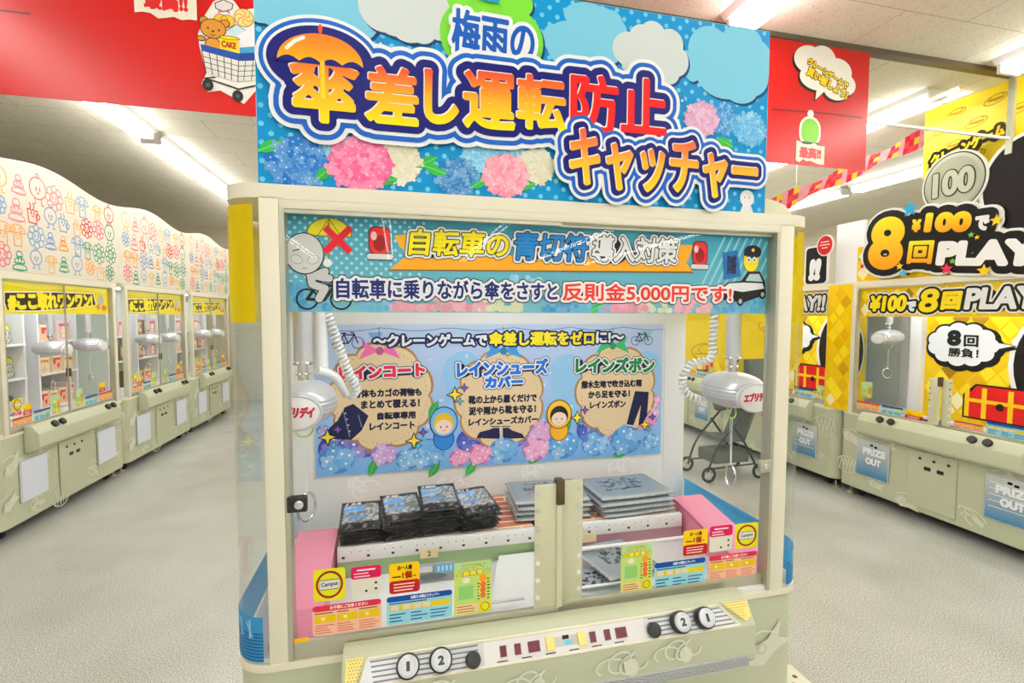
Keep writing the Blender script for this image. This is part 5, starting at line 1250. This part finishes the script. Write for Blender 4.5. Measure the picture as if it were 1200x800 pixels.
# right row --------------------------------------------------------
def right_machine():
    t = thing('crane_game', '', 'arcade machine'); make_cabinet(t, False, 23); ds = doors(t)
    a = Art((0, .0398, 0), step=.001); diamonds(a, .056, 1.756, 1.559, 2.019, .10, .13, 0, 5)
    for txt, b, c, dc in (('¥100', (.16, 1.80, .50, 1.95), (250, 226, 30), 0), ('で', (.50, 1.80, .58, 1.89), WHITE, 0), ('8', (.60, 1.79, .76, 1.99), (250, 220, 20), 0), ('回', (.77, 1.81, .93, 1.96), (250, 220, 20), 0), ('PLAY!!', (.94, 1.81, 1.50, 1.98), WHITE, 0)):
        a.text(txt, (b[0]+.012, b[1]-.018, b[2]+.012, b[3]-.018), 3, [(.036, (24, 20, 16))], shear=.12); a.text(txt, b, 5, [(.040, WHITE), (.028, (24, 20, 16)), (.010, c)], shear=.12)
    header(t, a)
    bp = MB().box(.36, 1.60, .46, .47, .836, 1.98).build('back_poster', WPAN, t)
    a = Art((0, .4595, 0), step=.0015); diamonds(a, .362, .84, 1.598, 1.975, .14, .18, 0, 8)
    u, v = .655, 1.515
    for dx, dz, g, c, k in ((.012, -.018, .03, (24, 24, 26), 2), (0, 0, .018, (24, 24, 26), 3), (0, 0, 0, (236, 238, 242), 5)):
        for i in range(11):
            t_ = 2*PI*i/11; a.ell(u+dx+.20*math.cos(t_), v+dz+.125*math.sin(t_), .075+g, .065+g, k+.06*i, c, n=20)
        a.ell(u+dx, v+dz, .2+g, .13+g, k+.8, c); a.poly([(u+dx+.24, v+dz-.03-g*.5), (u+dx+.37+g, v+dz+.01), (u+dx+.25, v+dz+.03+g*.5)], k+.9, c)
    a.text('8', (.545, 1.50, .655, 1.64), 8, [(.012, (24, 24, 28))], fine=60); a.text('回', (.675, 1.50, .785, 1.60), 8, [(.004, (24, 24, 28))], fine=50); a.text('勝負！', (.56, 1.405, .79, 1.485), 8, [(.0025, (24, 24, 28))], fine=50)
    a.ell(1.29, 1.38, .30, .44, 2, (240, 240, 236)); a.ell(1.30, 1.38, .275, .415, 3, (24, 20, 20))
    cx, cz = .93, 1.04       # treasure chest
    a.poly([(cx-.24, cz-.15), (cx+.24, cz-.15), (cx+.24, cz+.05), (cx+.20, cz+.15), (cx-.15, cz+.15), (cx-.24, cz+.05)], 6, (30, 16, 10))
    a.poly([(cx-.225, cz-.135), (cx+.225, cz-.135), (cx+.225, cz+.0), (cx-.225, cz+.0)], 7, (216, 26, 30)); a.poly([(cx-.225, cz+.02), (cx+.225, cz+.02), (cx+.19, cz+.135), (cx-.14, cz+.135)], 7, (216, 26, 30))
    for dx in (-.225, -.10, .08, .195): a.rect(cx+dx, cz-.135, cx+dx+.035, cz+.12, 8, (250, 206, 30))
    a.rect(cx-.225, cz-.005, cx+.225, cz+.025, 9, (250, 206, 30)); a.ell(cx+.03, cz-.02, .028, .03, 10, (30, 20, 10))
    a.build('back_poster_print', INK, bp)
    MB().box(.26, .36, .40, .47, .836, 1.98, .004).build('inner_post', WPAN, t)
    for kd, u0, v0, u1, v1 in (('pink', .09, .876, .32, .95), ('blue', .335, .876, .53, .95), ('one', .55, .876, .70, .95), ('app', .13, .99, .24, 1.14)):
        b = Art((0, .006, 0), step=.0008); sticker(b, kd, u0, v0, u1, v1, fine=False); b.build('sticker', INKG, ds[0])
    for kd, u0, v0, u1, v1 in (('pink', .92, .876, 1.12, .93), ('blue', 1.14, .876, 1.40, .97), ('app', 1.44, .88, 1.53, 1.03)):
        b = Art((0, .024, 0), step=.0008); sticker(b, kd, u0, v0, u1, v1, fine=False); b.build('sticker', INKG, ds[1])
    claw(t, .17, .26, 1.56, words=False); claw(t, 1.50, .28, 1.52, words=False)
    fp_ = MB().box(1.57, 1.842, -.010, -.004, .826, 2.075).build('side_filler_panel', WPAN, t); a = Art((0, -.0105, 0), step=.001); diamonds(a, 1.571, .828, 1.841, 2.07, .135, .165, 0, 14); a.build('diamond_print', INK, fp_)
    for x0, l2 in ((.12, 0), (1.17, 1)):
        p = Art((0, -.0125, 0), step=.0008)
        p.rect(x0+.008, .258, x0+.312, .582, 1, grad(.258, .40, (60, 126, 168), (204, 208, 206)))
        p.text('PRIZE', (x0+.07, .46, x0+.29, .525), 3, [(.005, (244, 246, 248))]); p.text('OUT', (x0+.10, .37, x0+.25, .435), 3, [(.005, (244, 246, 248))])
        for i in range(5 if l2 else 0): p.rect(x0+.03, .35+.045*i, x0+.29, .355+.045*i, 2, (235, 240, 244))
        for dx in (.14, .18): p.rect(x0+dx, .545-.01*(dx > .15), x0+dx+.03, .565-.01*(dx > .15), 3, (20, 20, 20), .006)
        p.build('door_film', INK, PD[x0])
    for x in (.40, .50, 1.12, 1.22): MB().cyl(slope(x, .035, 0), slope(x, .035, .022), .03, n=20, bevel=.003).build('push_button', BLK, t, True)
    return t
RM = right_machine(); rights = []; RN = ('nearest', 'second', 'third', 'farthest')
for i, y in enumerate((2.48, 4.306, 6.132, 7.958)):
    m = RM if i == 0 else dup(RM); m.location = (4.645, y, 0); m.rotation_euler = (0, 0, -PI/2)
    m['label'] = '%s yellow diamond patterned crane game of the right row' % RN[i]; m['group'] = 'crane games of the right row'; rights.append((m, y))
pz = carton((206, 190, 226), (110, 80, 160), .14, .10, .035, 8); pz2 = carton((238, 236, 240), (150, 120, 190), .13, .10, .03, 9); usedz = set()
for mi, (m, y) in enumerate(rights[:2]):
    for k in range(12):
        src = pz if k % 2 == 0 else pz2; first = (k % 2) not in usedz and mi == 0
        o = src if first else dup(src); usedz.add(k % 2)
        lx = .12+.125*k; ly = .14+.05*(k % 3); o.location = (4.645+ly, y-lx, .8365+.0005); o.rotation_euler = (0, 0, -PI/2+.3*math.sin(k*2.1))
        o['label'] = 'flat %s prize box, %s from left in the %s right machine' % ('pale' if k % 2 else 'mauve', ('first second third fourth fifth sixth seventh eighth ninth tenth eleventh twelfth').split()[k], RN[mi]); o['category'] = 'box'; o['group'] = 'flat prize boxes in the right row'

# big cut-out price sign on the nearest right machine
ps = thing('price_sign', 'cut-out sign reading 8 plays for 100 yen, with large coin, on the nearest right machine', 'sign', (4.64, 1.75, 2.088))
T = lambda px, py, x=4.62: (lambda p: (-float(p[1]), float(p[2])))(px_on(0, x, px, py))
bd = MB().box(4.668, 4.682, .95, 2.46, 2.088, 2.42).build('backing_board', WPAN, ps)
a = Art((4.6675, 0, 0), (0, -1, 0), (0, 0, 1), .001); diamonds(a, -2.459, 2.089, -.951, 2.419, .13, .16, 0, 17); R = random.Random(2)
for i in range(60): a.ell(-R.uniform(1.0, 2.44), R.uniform(2.1, 2.4), .012, .012, 2, R.choice(((40, 34, 20), (60, 170, 210), (220, 60, 90), WHITE)), n=8)
a.build('backing_print', INK, bd)
k = Art((4.64, 0, 0), (0, -1, 0), (0, 0, 1), .001)
cu, cv = -1.634, 2.82; k.ell(cu, cv, .235, .245, 0, (236, 236, 226), 48, thick=.02); k.ell(cu, cv, .222, .232, 1, (70, 74, 60), 48); k.ell(cu, cv, .212, .222, 2, grad(2.6, 3.04, (150, 156, 134), (206, 208, 190)), 48); k.ell(cu, cv, .186, .196, 3, (178, 182, 160), 48)
k.text('100', (cu-.150, cv-.10, cu+.150, cv+.10), 5, [(.020, (60, 62, 50)), (.011, (196, 200, 180))])
k.build('coin_plate', INK, ps)
k = Art((4.66, 0, 0), (0, -1, 0), (0, 0, 1), .001); k.text('クレーンゲーム', (*T(1090, 190, 4.66), *T(1178, 150, 4.66)), 0, [(.030, (24, 20, 16)), (.006, (246, 206, 30))], shear=.2, rot=.18, thick=.012); k.build('small_lettering', INK, ps)
k = Art((4.65, 0, 0), (0, -1, 0), (0, 0, 1), .001); k.ell(-1.16, 2.70, .30, .36, 0, (238, 238, 232), 44, thick=.02); k.ell(-1.16, 2.70, .275, .335, 1, (26, 20, 22), 44); k.build('round_dark_plate', INK, ps)
L = Art((4.62, 0, 0), (0, -1, 0), (0, 0, 1), .002)
pieces = [('8', (1019, 316, 1061, 254), (.0), True), ('¥', (1070, 272, 1081, 257), 0, True), ('100', (1084, 272, 1140, 248), 0, True), ('で', (1144, 270, 1161, 252), 0, False), ('回', (1064, 309, 1096, 282), 0, True), ('PLAY', (1098, 311, 1222, 280), 0, False)]
def sbox(x0, y0, x1, y1):
    xm, ym = (x0+x1)/2, (y0+y1)/2; A, B = T(x0, ym), T(x1, ym); C, D = T(xm, y0), T(xm, y1)
    return (A[0], C[1], B[0], D[1]), (B[1]-A[1])/(B[0]-A[0])*.85
for g, c, kk, th in ((.075, (240, 240, 234), 0, .018), (.056, (22, 18, 18), 3, 0)):
    for i, (txt, bx, _, y_) in enumerate(pieces):
        b, sl = sbox(*bx); L.text(txt, (b[0]-g, b[1]-g, b[2]+g, b[3]+g), kk+.12*i, [(g+.006, c)], shear=.08, thick=th, slant=sl)
    for j, pt in enumerate(((1085, 283), (1118, 278), (1062, 290), (1105, 290), (1130, 284))): L.ell(*T(*pt), .12+g*.3, .08+g*.3, kk+.9+.05*j, c)
for txt, bx, _, y_ in pieces:
    b, sl = sbox(*bx); g = {'8': .030, '100': .018, 'PLAY': .020}.get(txt, .010)
    L.text(txt, b, 6, [(g, grad(b[1], b[3], (236, 150, 10), (252, 232, 40)) if y_ else (240, 240, 238))], shear=.08, slant=sl)
for px, py, r, c in ((1068, 245, .07, (40, 160, 210)), (1111, 315, .05, (220, 40, 80)), (1155, 317, .05, (246, 200, 30)), (1060, 320, .04, (60, 170, 210)), (1012, 312, .03, (200, 40, 50)), (1140, 275, .025, (120, 190, 60)), (1118, 306, .025, (120, 190, 60)), (1056, 312, .035, (246, 200, 30)), (1170, 258, .045, (246, 200, 30)), (1147, 278, .02, (246, 200, 30))): L.star(*T(px, py), r, 9, c, 5, .45)
L.build('price_lettering', INK, ps)
# exclamation sign, round red badge and blank board on the machines behind
es = thing('exclamation_sign', 'black cut-out sign with two white exclamation marks on the second right machine', 'sign', (4.65, 2.92, 2.088))
k = Art((4.645, 0, 0), (0, -1, 0), (0, 0, 1), .002); k.rect(-3.06, 2.088, -2.76, 2.50, 0, (238, 238, 232), .05, .015); k.rect(-3.04, 2.10, -2.78, 2.48, 1, (22, 18, 20), .04); k.text('!!', (-3.0, 2.13, -2.84, 2.36), 3, [(.022, WHITE)], shear=.1); k.build('sign_plate', INK, es)
k = Art((4.635, 0, 0), (0, -1, 0), (0, 0, 1), .002); k.ell(-2.80, 2.465+.02, .10, .11, 0, (238, 236, 230), 32, thick=.01); k.ell(-2.80, 2.485, .088, .098, 1, (200, 26, 36), 32)
for i, w_ in enumerate((.05, .06, .035)): k.rect(-2.80-w_, 2.515-.03*i, -2.80+w_, 2.525-.03*i, 2, (246, 220, 214))
k.build('round_badge', INK, es)
yb = thing('diamond_board', 'yellow diamond patterned board along the top of the second right machine', 'sign', (4.69, 3.6, 2.088))
b_ = MB().box(4.69, 4.705, 2.84, 4.30, 2.088, 2.36).build('board', WPAN, yb); a = Art((4.6895, 0, 0), (0, -1, 0), (0, 0, 1), .001); diamonds(a, -4.299, 2.089, -2.841, 2.359, .13, .16, 0, 19); a.build('board_print', INK, b_)
wb = thing('blank_board', 'blank white board standing above the gap between the two nearest right machines', 'board', (4.8, 2.66, 2.088))
MB().box(4.79, 4.82, 2.50, 2.81, 2.088, 2.70, .003).build('board', WPLA, wb); MB().box(4.78, 4.86, 2.52, 2.79, 2.088, 2.105, .003).build('board_foot', WPLA, wb)
# yellow board high on the right with outlined logos
yw = thing('logo_board', 'tall yellow board printed with rows of small outlined badges, above the right row', 'sign', (4.75, 1.2, 2.95))
b_ = MB().box(4.75, 4.77, .3, 1.955, 2.93, 3.497).build('board', mat('yellow_board', (244, 214, 16), .45, vary=.02), yw)
a = Art((4.7495, 0, 0), (0, -1, 0), (0, 0, 1), .001)
for j in range(4):
    for i in range(6):
        u, v = -1.84+.27*i+(.12 if j % 2 else 0), 3.02+.125*j
        if u+.08 > -.31: continue
        a.outline(u, v, .075, .032, .006, 1, (170, 132, 20), n=16, rot=.15); a.rect(u-.05, v-.008, u+.05, v+.010, 1.5, (190, 150, 20)); a.outline(u+.01, v+.012, .045, .022, .005, 2, (170, 132, 20), n=12)
a.build('badge_print', INK, b_)
ybk = MB().box(4.80, 4.84, .3, 1.9, 2.70, 2.93).build('board_support', WPLA, yw)
for yy in (.45, 1.75): MB().box(4.80, 4.83, yy-.02, yy+.02, 2.088, 2.72).build('support_leg', ALU, yw)

# ------------------------------------------------------------------ stroller parked in the right aisle, seen through the side glass
stv = thing('stroller', 'grey folding stroller parked in the right aisle, seen through the side glass', 'stroller', (3.85, 3.25, 0))
FR = mat('dark_grey_frame', (70, 72, 74), .35, .5, vary=.05); CL = mat('grey_green_canvas', (96, 102, 92), .8, bump=.1, bscale=200, vary=.08)
for x in (3.52, 4.14):
    for y in (3.05, 3.45):
        wv = MB().ring((x, y, .085), (0, 1, 0), .07, .015, 28, 10).build('wheel', RUB, stv, True)
        h = MB().cyl((x, y-.012, .085), (x, y+.012, .085), .022, n=16)
        for i in range(5): h.cyl((x, y, .085), (x+.066*math.cos(i*1.257), y, .085+.066*math.sin(i*1.257)), .006, n=8)
        h.build('wheel_hub', SILVER, wv, True)
for y in (3.07, 3.43):
    MB().tube(smooth_path([(3.52, y, .09), (3.62, y, .35), (3.86, y, .62), (4.14, y, .90), (4.30, y, 1.02)], 6), .012, 10).tube([(4.14, y, .09), (3.96, y, .40), (3.80, y, .60)], .012, 10).tube([(3.55, y, .14), (4.10, y, .16)], .010, 8).build('side_frame', FR, stv, True)
MB().tube([(4.30, 3.07, 1.02), (4.33, 3.25, 1.03), (4.30, 3.43, 1.02)], .016, 10).build('handle_bar', RUB, stv, True)
MB().slab([(3.68, 3.09, .42), (3.98, 3.09, .40), (3.98, 3.41, .40), (3.68, 3.41, .42)], .03).build('seat', CL, stv); MB().slab([(3.98, 3.09, .40), (4.16, 3.09, .86), (4.16, 3.41, .86), (3.98, 3.41, .40)], .03).build('backrest', CL, stv)
cn = MB(); vs = bmesh.ops.create_uvsphere(cn.bm, u_segments=24, v_segments=14, radius=1)['verts']; bmesh.ops.bisect_plane(cn.bm, geom=cn.bm.verts[:]+cn.bm.edges[:]+cn.bm.faces[:], plane_co=(0, 0, .05), plane_no=(0, 0, -1), clear_outer=True)
bmesh.ops.transform(cn.bm, matrix=Matrix.Translation((3.98, 3.25, .84)) @ Matrix.Rotation(-.5, 4, 'Y') @ Matrix.Diagonal((.27, .18, .24, 1)), verts=cn.bm.verts[:]); ob_ = cn.build('canopy', CL, stv, True); md = ob_.modifiers.new('thick', 'SOLIDIFY'); md.thickness = .006
MB().box(3.62, 4.05, 3.10, 3.40, .17, .30, .02).build('basket', CL, stv, True)

# polka-dot step stool beside the big machine
so = thing('step_stool', 'white step stool with olive polka dots beside the middle machine, near the bottom edge', 'stool', (1.835, .08, 0))
SW = mat('off_white_stool', (240, 238, 220), .45, vary=.02)
MB().box(1.735, 1.935, -.16, .28, .275, .30, .008).build('seat', SW, so, True)
a = Art((0, 0, .3005), (1, 0, 0), (0, 1, 0), .0004); dots(a, 1.742, -.15, 1.93, .272, .07, .010, 1, (110, 106, 30)); a.build('polka_dots', INK, so)
for x in (1.752, 1.918):
    for y in (-.14, .262): MB().cyl((x, y, 0), (x, y, .28), .013, .016, 14).build('leg', SW, so, True)

# yellow board hung across the right aisle, seen through the side glass
hb = thing('hanging_board', 'plain yellow board hung across the right aisle, seen through the side glass', 'sign', (3.83, 2.95, 1.31))
b_ = MB().box(3.10, 4.54, 2.945, 2.955, 1.312, 2.02).build('board', MATS['yellow_board'], hb)
a = Art((0, 2.9445, 0), step=.001)
for u, v in ((3.36, 1.40), (4.14, 1.66), (3.75, 1.85)):
    a.outline(u, v, .15, .08, .008, 1, (186, 146, 20), n=18); a.rect(u-.12, v-.03, u+.10, v-.02, 1.5, (186, 146, 20)); a.outline(u+.02, v+.02, .09, .05, .008, 2, (186, 146, 20), n=14)
a.build('badge_print', INK, b_)
for x in (3.25, 4.40): MB().cyl((x, 2.95, 2.02), (x, 2.95, 3.5), .003, n=8).build('hanging_wire', ALU, hb)
